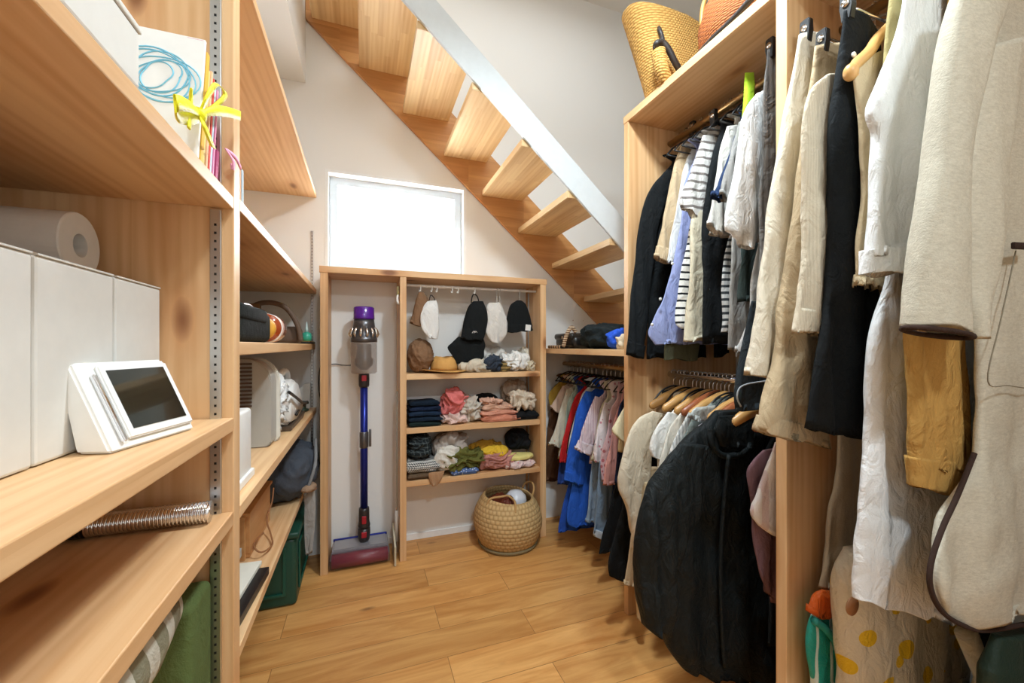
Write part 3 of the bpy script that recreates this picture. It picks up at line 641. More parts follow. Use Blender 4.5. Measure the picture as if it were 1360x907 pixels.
one('binder', 'black binder lying at the front edge of the low left shelf', 'binder', turn(B(-.52, -.280, 1.02, 1.40, z, z+.022), (-.40, 1.2, z), math.radians(-4)), BLACKP)
one('paper_stack', 'stack of white papers on the black binder on the low left shelf', 'papers', turn(B(-.53, -.305, 1.02, 1.42, z+.0225, z+.034), (-.40, 1.2, z), math.radians(-4)), plain('EDEADC', .8, key='cream_paper'))
one('magazine', 'pale grey magazine on top of the paper stack on the low left shelf', 'magazine', turn(B(-.55, -.345, 1.02, 1.46, z+.0345, z+.060), (-.42, 1.2, z), math.radians(2)), plain('C9C9C6', .6, key='grey_cover'))
# green crate on the floor
gc = [('body', rbox(-.62, -.268, 1.93, 2.29, .0005, .285, .018, 4), plain('174A3C', .35, key='green_plastic'), True), ('lid', rbox(-.63, -.258, 1.92, 2.30, .2855, .312, .008, 3), plain('174A3C', .35, key='green_plastic'), True)]
rb = bmesh.new()
box(rb, -.267, -.260, 1.99, 2.23, .05, .065); box(rb, -.267, -.260, 1.99, 2.23, .235, .25); box(rb, -.267, -.260, 1.975, 1.99, .05, .25); box(rb, -.267, -.260, 2.23, 2.245, .05, .25)
rb2 = merge(B(-.57, -.32, 1.922, 1.929, .05, .062), B(-.57, -.32, 1.922, 1.929, .238, .25), B(-.582, -.57, 1.922, 1.929, .05, .25), B(-.32, -.308, 1.922, 1.929, .05, .25))
gc.append(('moulded_rib', merge(rb, rb2), plain('1C5646', .35, key='green_rib')))
thing('plastic_crate', 'dark green plastic storage crate on the floor below the left shelves', 'crate', gc)
# ================================================================== ALCOVE: VACUUM AND FLOOR TOOLS
vx, vy = 0.0, 2.245
def lv(prof, c=(vx, vy, 0), n=40, **k): return lathe(bmesh.new(), prof, c, n, **k)
PUR = plain('5A1E9C', .22, key='purple_translucent', coat=.6); GUN = plain('6A6A6E', .3, .7, key='gunmetal'); NAVY = plain('23308F', .28, .55, key='blue_anodised'); CLR = plain('B3A49A', .10, key='smoked_bin', alpha=.42, coat=.5)
REDP = plain('B01E30', .35, key='red_plastic'); MAR = plain('9A2A3E', .4, key='brush_roll')
cyc = bmesh.new()
for k in range(14):
    a = 2*PI*k/14; c, s = math.cos(a), math.sin(a)
    tube(cyc, [(vx+c*.052, vy+s*.052, 1.195), (vx+c*.062, vy+s*.062, 1.182), (vx+c*.070, vy+s*.070, 1.160), (vx+c*.064, vy+s*.064, 1.142)], [.004, .0065, .0075, .004], 8)
hx = .0; hy = 2.19
hd = [('head_housing', prism([(-.158, .030), (-.152, .078), (-.146, .088), (.112, .088), (.118, .078), (.124, .030)], 2.185, 2.300, 'XZ', bev=.005), plain('8E8B90', .15, key='smoked_head', coat=.5)),
      ('brush_roll', lathe(bmesh.new(), [(.01, -.150), (.032, -.148), (.0335, 0), (.032, .114), (.01, .116)], (0, 2.172, .040), 32, axis='X'), MAR, True),
      ('clear_cover', lathe(bmesh.new(), [(.036, -.158), (.0375, -.155), (.0375, .120), (.036, .123)], (0, 2.172, .0395), 36, axis='X'), plain('5A5058', .05, key='clear_cover', alpha=.30, coat=.8), True),
      ('blue_edge', B(-.150, .116, 2.296, 2.306, .078, .094, bev=.003), NAVY)]
def S(x, z): return x
vac = [('filter_cap', lv([(.020, 1.301), (.046, 1.300), (.051, 1.295), (.052, 1.245), (.053, 1.236), (.020, 1.236)]), PUR, True),
       ('motor_housing', lv([(.02, 1.2355), (.050, 1.235), (.053, 1.21), (.056, 1.19), (.052, 1.185), (.060, 1.145), (.066, 1.138), (.066, 1.118), (.02, 1.117)]), GUN, True),
       ('cyclone', cyc, CHROME, True),
       ('dust_bin', lv([(.02, 1.1165), (.0635, 1.116), (.0645, 1.10), (.0645, .965), (.060, .957), (.02, .956)]), CLR, True, 'smoked see-through dust bin', [('shroud', lv([(.01, 1.110), (.036, 1.108), (.038, 1.04), (.046, 1.03), (.044, 1.00), (.02, .975)]), DARKM, True)]),
       ('neck', lv([(.01, .9555), (.026, .955), (.027, .93), (.026, .895), (.022, .885), (.01, .884)]), plain('3F3A3B', .35, .4, key='dark_neck'), True, None, [('release_button', B(vx-.012, vx+.012, vy-.0285, vy-.020, .918, .948, bev=.003), REDP)]),
       ('wand', lv([(.008, .8835), (.0185, .883), (.0185, .262), (.008, .261)]), NAVY, True),
       ('clip', merge(lv([(.0188, .655), (.0225, .650), (.0225, .575), (.0188, .570)]), B(vx+.024, vx+.036, vy-.008, vy+.006, .575, .665, bev=.002)), GUN, True),
       ('lower_neck', merge(lv([(.012, .2605), (.025, .26), (.026, .245), (.027, .19), (.031, .172), (.029, .160)]), lv([(.012, .158), (.030, .156), (.031, .13), (.028, .10), (.02, .086)], c=(vx, vy, 0))), plain('3F3A3B', .35, .4, key='dark_neck'), True, None,
        [('red_latch', rbox(-.011, .011, vy-.0310, vy-.020, .185, .225, .004, 3), REDP), ('red_ring', rbox(-.013, .013, vy-.0335, vy-.02, .115, .145, .004, 3), REDP)])] + hd
thing('stick_vacuum', 'cordless stick vacuum with purple cap, clear bin and blue wand standing in the left bay', 'vacuum cleaner', vac)
one('charging_cable', 'thin black cable running across the wall to the vacuum dust bin', 'cable', tube(bmesh.new(), curve([(-.162, 2.35, 1.000), (-.14, 2.352, 1.002), (-.11, 2.345, .996), (-.065, 2.27, .998)], 8), .0025, 6), BLACKP, True)
one('power_cable', 'thin black cable drooping down beside the left post of the alcove unit', 'cable', tube(bmesh.new(), curve([(-.212, 2.359, 1.01), (-.222, 2.359, .95), (-.222, 2.359, .86), (-.208, 2.359, .779)], 8), .0028, 6), BLACKP, True)
BRD = plain('CFC4AA', .6, key='beige_board')
thing('flat_floor_mop', 'beige flat board standing on edge beside a slim white pole against the middle post', 'mop', [
    ('board', prism([(2.10, .001), (2.10, .095), (2.27, .150), (2.27, .001)], .142, .151, 'YZ', bev=.001), BRD),
    ('pole', tube(bmesh.new(), [(.160, 2.20, .02), (.163, 2.20, .86)], .0045, 10), plain('B7B0A2', .4, key='grey_pole'), True),
    ('grip', tube(bmesh.new(), [(.1595, 2.20, .08), (.160, 2.20, .24)], .0075, 12), WHITEP, True)])
thing('wall_key_hook', 'tiny white clip hooked high on the middle post above the vacuum', 'hook', [('clip', rbox(.158, .171, 2.16, 2.175, 1.355, 1.405, .003, 2), plain('9C8E5C', .5, key='brass_clip')), ('hook', tube(bmesh.new(), curve([(.165, 2.165, 1.36), (.160, 2.158, 1.345), (.163, 2.155, 1.32), (.168, 2.165, 1.315)], 6), .006, 8), WHITEP, True)])
# ------------------------------------------------------------------ curtain hooks on the white rail
def hook(x, dz=.0): return ('hook', tube(bmesh.new(), curve([(x, 2.2, 1.4245), (x+.003, 2.1925, 1.420), (x+.002, 2.191, 1.405), (x+.001, 2.19, 1.392), (x-.004, 2.188, 1.388), (x-.006, 2.192, 1.396)], 5), .0022, 6), WHITEP, True)
def hookthing(px, label):
    x = at(px, 385, 2.2).x; h = hook(x)
    return thing('rail_hook', label, 'hook', [('clip', lathe(bmesh.new(), [(.0072, -.004), (.0085, -.003), (.0085, .003), (.0072, .004)], (x, 2.2, 1.417), 14, axis='X'), WHITEP, True), h], 'small white hooks on the curtain rail')
for px, l in ((558, 'small white rail hook holding the fuzzy brown hat'), (573, 'small white rail hook holding the white cap'), (580, 'empty small white rail hook right beside the white cap'), (600, 'left of the two empty rail hooks midway along the curtain rail'), (608, 'right of the two empty rail hooks midway along the curtain rail'), (630, 'small white rail hook holding the black neck-flap hat')): hookthing(px, l)
for px, l in ((659, 'left wire clip gripping the crumpled off-white cap'), (663, 'right wire clip gripping the crumpled off-white cap'), (689, 'wire clip gripping the black beanie')):
    x = at(px, 385, 2.2).x
    thing('wire_clip', l, 'clip', [('loop', tube(bmesh.new(), curve([(x, 2.2, 1.4255), (x+.004, 2.191, 1.418), (x, 2.190, 1.40), (x, 2.19, 1.375)], 5), .0014, 6), STEEL, True), ('jaws', prism([(x-.006, 1.34), (x+.006, 1.34), (x+.003, 1.377), (x-.003, 1.377)], 2.184, 2.198, 'XZ', bev=.001), STEEL)])
# ------------------------------------------------------------------ hanging hats
BRN = fabric('8C6B50', key='brown_felt'); BLK = fabric('1A1D1E', key='black_knit', wr=.6); WHT = fabric('ECEBE8', key='white_cotton')
def hang(rows, Y, mat, th, seed, amp=.004, **k): return cloth(prow(rows, Y), Y, th, amp, .06, seed, nc=40, nr=34, **k)
thing('brown_hat', 'fuzzy brown bucket hat hanging folded from the left end of the curtain rail', 'hat', [('crown', hang([(556, 388, 562, 388), (552, 400, 567, 402), (547, 420, 565, 420), (544, 430, 564, 434)], 2.20, BRN, .022, 3), BRN, True), ('brim', hang([(559, 389, 563, 390), (563, 398, 570, 400), (560, 412, 569, 414), (558, 428, 565, 430)], 2.235, BRN, .014, 6), BRN, True)])
thing('cotton_cap', 'white cotton cap hanging by its strap from the curtain rail', 'cap', [('crown', hang([(568, 400, 580, 399), (561, 409, 583, 410), (559, 425, 584, 428), (562, 438, 583, 440), (570, 448, 580, 450)], 2.185, WHT, .022, 8), WHT, True), ('brim', hang([(567, 402, 569, 402), (559, 418, 562, 420), (561, 436, 566, 436), (570, 449, 574, 448)], 2.165, WHT, .006, 9), WHT, True), ('strap', tube(bmesh.new(), curve([at(570, 400, 2.19), at(572, 392, 2.19), at(576, 395, 2.19), at(578, 401, 2.19)], 5), .002, 6), BLK, True)])
lg = merge(*[tube(bmesh.new(), curve([at(627.0+dx, 442.5, 2.16), at(628.5+dx, 440.3, 2.158), at(630+dx, 440.0, 2.158), at(631.5+dx, 441.8, 2.16)], 5), .0014, 6) for dx in (0, 2.2)])
thing('neck_flap_hat', 'black knit hat with a long neck flap and a small white logo', 'hat', [
    ('crown', hang([(629, 400, 642, 400), (622, 408, 647, 414), (616, 424, 648, 430), (612, 444, 643, 448), (611, 450, 640, 452)], 2.19, BLK, .028, 11), BLK, True, None, [('logo', lg, plain('EDEDED', .6, key='white_logo'), True)]),
    ('neck_flap', hang([(608, 447, 642, 449), (600, 455, 645, 458), (595, 462, 643, 466), (603, 474, 641, 476), (607, 482, 628, 482)], 2.205, BLK, .016, 12, amp=.007), BLK, True),
    ('loop', tube(bmesh.new(), curve([at(626, 402, 2.19), at(627, 394, 2.19), at(630, 390.5, 2.19), at(634, 394, 2.19), at(636, 401, 2.19)], 5), .0032, 8), BLK, True)])
OFW = fabric('DEDAD3', key='off_white_cotton')
thing('crumpled_cap', 'crumpled off-white cap clipped to the curtain rail beside the black beanie', 'cap', [(None, hang([(650, 402, 664, 402), (646, 410, 669, 412), (645, 428, 674, 430), (644, 440, 672, 444), (650, 452, 664, 454), (655, 456, 660, 456)], 2.19, OFW, .024, 15, amp=.010), OFW, True)])
thing('black_beanie', 'black ribbed beanie with a white square tag clipped to the right end of the rail', 'beanie', [
    ('crown', hang([(686, 399, 692, 399), (678, 405, 698, 405), (674, 418, 703, 418), (673, 428, 705, 430), (673, 434, 706, 434)], 2.19, BLK, .026, 16, amp=.002), BLK, True),
    ('cuff', hang([(673, 431, 706, 430), (673, 442, 708, 439)], 2.187, BLK, .031, 17, amp=.002, top=.9), BLK, True),
    ('tag', turn(B(at(698, 435, 2.15).x, at(705, 435, 2.15).x, 2.150, 2.152, at(700, 439, 2.15).z, at(700, 431, 2.15).z, bev=.0005), at(700, 435, 2.15), math.radians(6), 'Y'), plain('E9E9E6', .6, key='white_tag'))])
# ------------------------------------------------------------------ top shelf of the alcove (z .953): hats
z1, z2, z3, YF = .9535, .6755, .4025, 2.145
one('felt_hat', 'brown fuzzy felt hat on the top alcove shelf beside the mustard sun hat', 'hat', turn(onshelf(542, 578, 450, z1, 2.165, .17, 21, amp=.07, squash=2.0), (.26, 2.25, z1), .1), BRN, True)
MUS = fabric('D9A560', key='mustard_felt', wr=.5); c = at(590, 497, 2.24)
cr = lathe(bmesh.new(), [(.076, .014), (.075, .03), (.068, .06), (.060, .078), (.045, .088), (.02, .084)], (c.x, 2.245, z1), 48)
for v in cr.verts:
    if v.co.z > z1+.05: v.co.z += -.010*math.exp(-((v.co.x-c.x)/.02)**2)+.006*noise.noise(v.co*25)
    v.co += noise.noise_vector(v.co*18)*.003
bm_ = lathe(bmesh.new(), [(.070, .012), (.085, .011), (.125, .010), (.135, .0075), (.132, .0045), (.08, .005), (.02, .006)], (c.x, 2.245, z1), 64)
for v in bm_.verts:
    a = math.atan2(v.co.y-2.245, v.co.x-c.x); r = math.hypot(v.co.y-2.245, v.co.x-c.x)
    v.co.z += max(0, (r-.08))*.12*(1+math.sin(2*a+1)); v.co.y = min(v.co.y, 2.355)
thing('sun_hat', 'mustard felt sun hat with a wide brim resting on the top alcove shelf', 'hat', [('crown', cr, MUS, True), ('brim', bm_, MUS, True)])
def H(name, label, cat, a, b, top, zb, yf, dp, seed, mat, grp=None, **k): return one(name, label, cat, onshelf(a, b, top, zb, yf, dp, seed, **k), mat, True, grp)
CRM = fabric('E4DBC9', key='cream_cotton'); 
H('white_sun_hat', 'large off-white cloth hat slumped at the back of the top alcove shelf', 'hat', 636, 675, 462, z1, 2.225, .13, 31, OFW, amp=.22)
H('linen_hat', 'crumpled ecru linen hat at the front of the top alcove shelf', 'hat', 613, 655, 479, z1, 2.145, .08, 32, fabric('D8CDB9', key='ecru_linen'), amp=.35)
H('rolled_beanie', 'small navy rolled cap tucked between the ecru and white hats', 'cap', 643, 667, 473, z1+.0, 2.140, .075, 33, fabric('3B4350', key='slate_navy'), amp=.3)
H('olive_scarf', 'dark olive and tan bundled scarf on the top alcove shelf', 'scarf', 660, 680, 480, z1, 2.155, .07, 34, fabric('6B5A36', 'h', 'A88A55', .02), amp=.3)
H('white_bucket_hat', 'white bucket hat lying tilted at the right of the top alcove shelf', 'hat', 668, 706, 468, z1, 2.150, .10, 35, fabric('F0EEE9', key='bright_white'), amp=.26)
H('beige_knit_hat', 'knitted cream hat at the far right end of the top alcove shelf', 'hat', 692, 717, 461, z1, 2.235, .12, 36, CRM, amp=.3, freq=1.4)
H('cream_bonnet', 'small cream bonnet in the right front corner of the top alcove shelf', 'hat', 700, 718, 479, z1, 2.15, .08, 37, fabric('D9CCB2', key='cream_wool'), amp=.3, freq=1.3)
# ------------------------------------------------------------------ middle shelf (z .675): folded clothes
def FD(name, label, a, b, y0, y1, zb, h, seed, mat, grp, layers=2, cat='folded clothes', **k):
    xa, xb = max(.208, at(a, 0, y0).x), min(.947, at(b, 0, y0).x)
    return one(name, label, cat, folded(xa, xb, y0, y1, zb, zb+h, seed, layers, **k), mat, True, grp)
G1 = 'folded clothes on the middle alcove shelf'; zz = z2+.001
for i, (c, h, l, b) in enumerate((('20302E', .022, 'dark green-black folded trousers at the bottom of the navy pile', 586), ('1C2A3A', .026, 'navy folded jeans, second from the bottom of the navy pile', 588), ('22334A', .027, 'dark blue folded jeans in the middle of the navy pile', 587), ('1B2740', .025, 'dark blue folded jeans, second from the top of the navy pile', 586), ('172433', .026, 'navy folded jeans on top of the navy pile', 584))):
    FD('folded_jeans', l, 543+i*.4, b, YF+.004*i, 2.33, zz, h, 50+i, fabric(c, key='dark_denim_'+c, wr=.8), G1, 3, wob=.006); zz += h+.0008
H('coral_shirt', 'coral pink crumpled shirt beside the navy jeans pile', 'shirt', 587, 622, 518, z2+.031, 2.19, .13, 61, fabric('E8807C', key='coral'), G1, amp=.26, freq=.8)
H('pale_pink_shirt', 'pale pink gathered top under the coral shirt at the shelf edge', 'shirt', 586, 622, 550, z2, 2.150, .13, 62, fabric('E9C9BF', key='pale_pink'), G1, amp=.4, freq=1.3)
H('beige_blouse', 'beige scrunched blouse in the middle of the middle alcove shelf', 'blouse', 610, 641, 529, z2, 2.175, .12, 63, fabric('D6CCBE', key='beige'), G1, amp=.34)
H('black_shorts', 'black garment behind the salmon pile on the middle alcove shelf', 'shorts', 628, 664, 522, z2+.0, 2.265, .08, 64, fabric('17191B', key='black_jersey'), G1, amp=.1)
zz = z2+.001
for i, (a, b, h, c, l) in enumerate(((642, 692, .030, 'DA9076', 'salmon folded top at the bottom of the salmon pile'), (640, 688, .028, 'DD9C84', 'light salmon folded top in the middle of the salmon pile'), (643, 682, .030, 'DDB096', 'peach folded top on the salmon pile'))):
    FD('knit_shirt', l, a, b, YF+.008*i, 2.255, zz, h, 70+i, fabric(c, key='salmon_'+c), G1, 2, wob=.012); zz += h+.001
H('peach_cardigan', 'rumpled peach cardigan topping the salmon pile', 'cardigan', 638, 668, 529, zz, 2.16, .08, 73, fabric('DBAE97', key='peach'), G1, amp=.4, freq=1.4)
zz = z2+.001
FD('folded_leggings', 'black folded leggings under the beige pile at the right of the middle alcove shelf', 687, 717, YF, 2.33, zz, .046, 74, fabric('191B1D', key='black_jersey2'), G1, 2); zz += .047
H('cream_jumper', 'cream chunky jumper on top of the black leggings', 'jumper', 682, 718, 520, zz, 2.15, .15, 75, fabric('DCCBB5', key='cream_knit'), G1, amp=.34, freq=1.1)
H('taupe_jumper', 'taupe fuzzy jumper topmost at the right of the middle alcove shelf', 'jumper', 669, 700, 505, z2+.076, 2.262, .09, 76, fabric('AE9C8A', key='taupe_knit'), G1, amp=.25)
# ------------------------------------------------------------------ lowest shelf (z .402)
G2 = 'folded clothes on the lowest alcove shelf'; zz = z3+.001
FD('brown_shorts', 'brown folded shorts at the bottom left of the lowest alcove shelf', 542, 580, YF, 2.34, zz, .030, 80, fabric('6B5743', key='brown_cotton'), G2); zz += .031
FD('gingham_shirt', 'black and white gingham shirt folded above the brown shorts', 541, 584, YF-.004, 2.34, zz, .064, 81, fabric('E4E2DC', 'check', '1F2326', .0105, .5), G2, 2, wob=.008); zz += .065
H('plaid_shirt', 'dark plaid shirt bundled on top of the gingham shirt', 'shirt', 542, 574, 577, zz, 2.15, .18, 82, fabric('22282A', 'check', '5D6768', .022, .25), G2, amp=.2)
H('grey_trousers', 'grey and white folded trousers hanging diagonally over the lowest shelf pile', 'trousers', 573, 624, 575, z3+.048, 2.17, .17, 83, fabric('B6ABA2', key='warm_grey'), G2, amp=.26, freq=.7)
H('white_tshirt', 'white shirt spilling down below the grey trousers', 'shirt', 578, 612, 592, z3+.02, 2.15, .06, 84, fabric('E5E0D6', key='white_jersey'), G2, amp=.3)
H('olive_trousers', 'olive green crumpled trousers in the middle of the lowest alcove shelf', 'trousers', 590, 644, 598, z3+.022, 2.142, .13, 85, fabric('6C6B35', key='olive_cotton'), G2, amp=.42, freq=1.0)
FD('blue_shirt', 'blue folded shirt with small print at the front of the lowest alcove shelf', 600, 636, YF-.003, 2.27, z3+.001, .030, 86, fabric('5F78AC', 'dots', 'C9D2E4', .012, .3), G2)
tn = cloth([(Vector((.318, 0, .438)), Vector((.398, 0, .440))), (Vector((.315, 0, .420)), Vector((.392, 0, .424))), (Vector((.326, 0, .385)), Vector((.370, 0, .382))), (Vector((.338, 0, .366)), Vector((.352, 0, .364)))], 2.136, .008, .006, .05, 87, nc=30, nr=20, top=.8)
one('tan_cloth', 'tan cloth drooping over the front edge of the lowest alcove shelf', 'cloth', tn, fabric('B58E6B', key='tan_cotton'), True)
H('mustard_shirt', 'mustard yellow folded top at the back of the lowest alcove shelf', 'shirt', 622, 668, 586, z3+.055, 2.24, .11, 88, fabric('C09130', key='mustard_cotton'), G2, amp=.2)
H('yellow_tshirt', 'bright yellow shirt draped in the pile of the lowest alcove shelf', 'shirt', 634, 677, 594, z3+.056, 2.17, .08, 89, fabric('E8BE3C', key='bright_yellow'), G2, amp=.25, freq=.7)
H('dusty_pink_top', 'dusty pink crumpled top at the front right of the lowest alcove shelf', 'top', 636, 688, 602, z3, 2.145, .12, 90, fabric('C58A80', key='dusty_pink'), G2, amp=.32)
H('yellow_blouse', 'pale yellow folded top sloping to the right end of the lowest shelf', 'top', 672, 713, 602, z3+.034, 2.16, .10, 91, fabric('EBDD8C', key='pale_yellow_cotton'), G2, amp=.16, freq=.7)
H('floral_top', 'pale pink floral top at the right edge of the lowest alcove shelf', 'top', 670, 719, 612, z3, 2.136, .09, 92, fabric('E8CFCB', 'dots', 'D28A93', .02, .22), G2, amp=.3)
H('black_jacket', 'black bundled jacket in the far right corner of the lowest shelf', 'jacket', 678, 714, 572, z3+.076, 2.21, .13, 93, fabric('1A1C1F', key='black_nylon2'), G2, amp=.2, freq=.7)
# ------------------------------------------------------------------ seagrass basket
bc = (.758, 2.148, 0.001); SG = weave('D9B882', 'A57F4B', 46, 'seagrass')
prof = [(.02, .0), (.130, .0), (.155, .012), (.178, .06), (.190, .11), (.191, .14), (.182, .19), (.160, .235), (.138, .262), (.132, .268), (.126, .262), (.146, .232), (.167, .19), (.176, .13), (.165, .06), (.12, .03), (.02, .025)]
bsk = lathe(bmesh.new(), prof, bc, 72)
for v in bsk.verts:
    a = math.atan2(v.co.y-bc[1], v.co.x-bc[0]); v.co.z += .012*math.sin(a-.8)*(v.co.z/.26)+.003*noise.noise(v.co*9); v.co.x += .004*noise.noise(v.co*6)
def bp(a, r, z): return Vector((bc[0]+math.cos(a)*r, bc[1]+math.sin(a)*r, z))
h1 = tube(bmesh.new(), curve([bp(-2.75, .152, .235), bp(-2.72, .135, .275), bp(-2.2, .085, .286), bp(-1.9, .070, .284), bp(-1.65, .09, .274), bp(-1.62, .133, .268), bp(-1.66, .158, .225)], 8), .006, 8)
h2 = tube(bmesh.new(), curve([bp(.05, .150, .235), bp(.1, .165, .28), bp(.35, .175, .30), bp(.6, .165, .28), bp(.66, .150, .235)], 8), .006, 8)
RP = plain('C49A63', .8, key='rope')
thing('seagrass_basket', 'round woven seagrass belly basket standing on the floor in front of the alcove unit', 'basket', [('basket', bsk, SG, True), ('base_band', lathe(bmesh.new(), [(.12, .0), (.158, .0), (.168, .018), (.160, .02)], (bc[0], bc[1], .0008), 60), plain('8A7A58', .9, key='grey_seagrass'), True), ('handle', h1, RP, True), ('handle', h2, RP, True)])
one('brown_handbag', 'glossy reddish brown quilted bag inside the seagrass basket', 'bag', heap((bc[0]-.045, bc[1]-.01, .19), (.15, .20, .15), 96, .16, 1.0, 5), fabric('6E3423', rough=.35, key='quilted_brown'), True)
one('white_ball', 'smooth white rounded object inside the seagrass basket', 'ball', xf(lathe(bmesh.new(), [(.005, -.06), (.035, -.052), (.058, -.025), (.064, 0), (.058, .025), (.035, .050), (.005, .058)], (0, 0, 0), 40), Matrix.Translation((bc[0]+.062, bc[1]+.045, .2125))), plain('E8EBF2', .3, key='white_ball'), True)
# ------------------------------------------------------------------ on the far wardrobe shelf (z 1.083)
zs = 1.0838
one('paper_drawing', 'sheet of paper with a faint crayon drawing taped to the wall under the stairs', 'drawing', turn(B(at(762, 420, 2.361).x, at(779, 420, 2.361).x, 2.3595, 2.3610, at(770, 430, 2.36).z, at(770, 408, 2.36).z, bev=0), at(770, 419, 2.36), .2, 'Y'), fabric('F4F2EE', 'dots', 'A8674F', .035, .14, wr=0), False)
bmb = rbox(1.10, 1.28, 2.02, 2.26, zs, zs+.075, .03, 4)
thing('black_clutch', 'black leather bag with a flap lying on the shelf under the stairs', 'bag', [('body', bmb, plain('1F1E1D', .3, key='black_leather'), True), ('flap', rbox(1.09, 1.20, 2.03, 2.25, zs+.05, zs+.088, .016, 4), plain('2B2724', .3, key='black_leather2'), True), ('clasp', B(1.086, 1.092, 2.12, 2.14, zs+.055, zs+.072), CHROME)])
one('tan_wallet', 'small tan striped pouch at the front edge of the shelf under the stairs', 'pouch', rbox(1.02, 1.075, 2.02, 2.19, zs, zs+.018, .006, 3), fabric('C7A37E', 'y', '2A2420', .03, .4), True)
one('dark_backpack', 'dark green-black slumped rucksack on the shelf under the stairs', 'bag', heap((1.17, 1.80, zs+.0625), (.24, .26, .125), 101, .14, .7, 5), fabric('22292B', key='dark_nylon', wr=.5), True)
one('striped_strap', 'brown and cream webbing strap looped over the bags under the stairs', 'strap', tube(bmesh.new(), curve([(1.02, 1.985, zs+.012), (1.025, 1.96, zs+.07), (1.05, 1.95, zs+.115), (1.08, 1.955, zs+.09)], 8), .011, 8), fabric('7B5B45', 'h', 'D9C3A5', .012), True)
one('blue_pouch', 'bright blue pouch near the upright on the shelf under the stairs', 'pouch', heap((1.12, 1.56, zs+.05), (.17, .15, .10), 102, .15, .8, 4), fabric('2B57C8', key='bright_blue'), True)
one('cream_pouch', 'cream fuzzy pouch half hidden by the upright on the shelf under the stairs', 'pouch', heap((1.055, 1.475, zs+.036), (.08, .08, .072), 103, .2, 1.0, 4), fabric('E2D2B6', key='cream_fleece'), True)
one('terracotta_cloth', 'terracotta cloth bundled behind the blue pouch', 'cloth', heap((1.31, 1.62, zs+.065), (.18, .22, .13), 104, .2, 1.0, 4), fabric('B9714E', key='terracotta'), True)
# ================================================================== HANGING CLOTHES
def FB(c, *a, **k): return fabric(c, *a, key='cloth_'+c, **k)
GU = 'clothes on the upper rail of the middle bay'; GL = 'clothes on the lower rail of the middle bay'; GN = 'clothes on the near upper rail'; GF = 'small clothes on the rail under the stairs'
BK = FB('191C1E')
# ---- middle bay, upper rail
BTN = plain('E8E6E0', .35, key='pearl_button')
def button(px, py, Y, r=.0055): p = at(px, py, Y); return ('button', lathe(bmesh.new(), [(.001, -.002), (r, -.0018), (r, .0012), (.001, .0016)], p, 14, axis='Y'), BTN, True)
garment('black_jacket', 'black jacket hanging first beside the far upright on the upper rail', 'jacket', 1.350, BK, [(893, 215), (878, 232), (866, 255), (863, 300), (860, 400), (858, 476)], sleeve=[(888, 222, 901, 224), (864, 250, 888, 258), (850, 295, 874, 305), (843, 360, 866, 362), (836, 420, 860, 422), (834, 470, 854, 476)], cuff=BK, group=GU)
garment('beige_shirt', 'sand beige shirt with a buttoned cuff next to the black jacket on the upper rail', 'shirt', 1.295, FB('CDB592'), [(912, 186), (900, 215), (893, 300), (890, 345)], sleeve=[(905, 186, 920, 190), (892, 232, 911, 236), (881, 290, 899, 295), (870, 343, 886, 349)], cuff=FB('CDB592'), group=GU)
garment('white_shirt', 'plain white shirt squeezed between the beige and the blue shirt', 'shirt', 1.255, FB('E9E8E4'), [(920, 192), (907, 222), (897, 280), (884, 350)], group=GU)
garment('light_blue_shirt', 'light blue shirt with a rounded hem and small buttons on the upper rail', 'shirt', 1.215, FB('9AA3CF'), [(925, 200), (911, 240), (903, 300), (894, 350), (882, 392), (866, 425), (861, 444), (870, 457)], group=GU, extra=[button(877, 397, 1.195), button(866, 431, 1.195), button(893, 350, 1.195)])
garment('breton_shirt', 'white shirt with black horizontal stripes on the upper rail', 'shirt', 1.172, FB('EFEDE8', 'h', '1C1E22', .026, .28), [(940, 215), (922, 280), (911, 330), (901, 380), (896, 425), (903, 437)], group=GU)
garment('cream_trousers', 'cream trousers with a straight hem beside the striped shirt on the upper rail', 'trousers', 1.128, FB('DDD2B8'), [(935, 262), (918, 295), (914, 380), (908, 453)], neck=False, group=GU, thick=.016)
garment('striped_tshirt', 'white shirt with taupe horizontal stripes and short sleeves on the upper rail', 'shirt', 1.150, FB('E8E4DE', 'h', '857D78', .030, .3), [(948, 168), (934, 190), (926, 240), (918, 300), (922, 312)], sleeve=[(934, 180, 962, 178), (920, 222, 953, 226), (905, 264, 948, 272), (908, 276, 940, 304)], group=GU)
garment('black_dress', 'long plain black dress in the middle of the upper rail', 'dress', 1.085, BK, [(960, 165), (949, 200), (940, 250), (935, 320), (933, 456)], group=GU, thick=.02)
garment('olive_folded_trousers', 'olive grey folded trousers showing below the blue shirt', 'trousers', 1.235, FB('60624C'), [(884, 430, 930, 430), (883, 455, 928, 455), (882, 477, 925, 479)], neck=False, group=GU, amp=.002)
garment('cream_tshirt', 'off-white short-sleeved top with a rolled sleeve beside the black dress', 'shirt', 1.040, FB('DFDAD0'), [(977, 158), (964, 200), (956, 260), (948, 300), (942, 312)], sleeve=[(966, 168, 986, 166), (956, 210, 977, 216), (948, 262, 966, 268), (940, 300, 958, 313)], group=GU)
garment('grey_striped_shirt', 'white and dark striped shirt hem showing right of the black dress', 'shirt', 1.012, FB('C7C6C2', 'h', '3A3E40', .022, .4), [(972, 300), (962, 350), (958, 390), (956, 442)], neck=False, group=GU)
garment('navy_tshirt', 'navy short-sleeved shirt whose sleeve points left on the upper rail', 'shirt', .992, FB('26385A'), [(985, 165), (974, 190), (970, 240), (968, 290)], sleeve=[(976, 180, 990, 180), (958, 232, 976, 238), (944, 262, 958, 267)], group=GU)
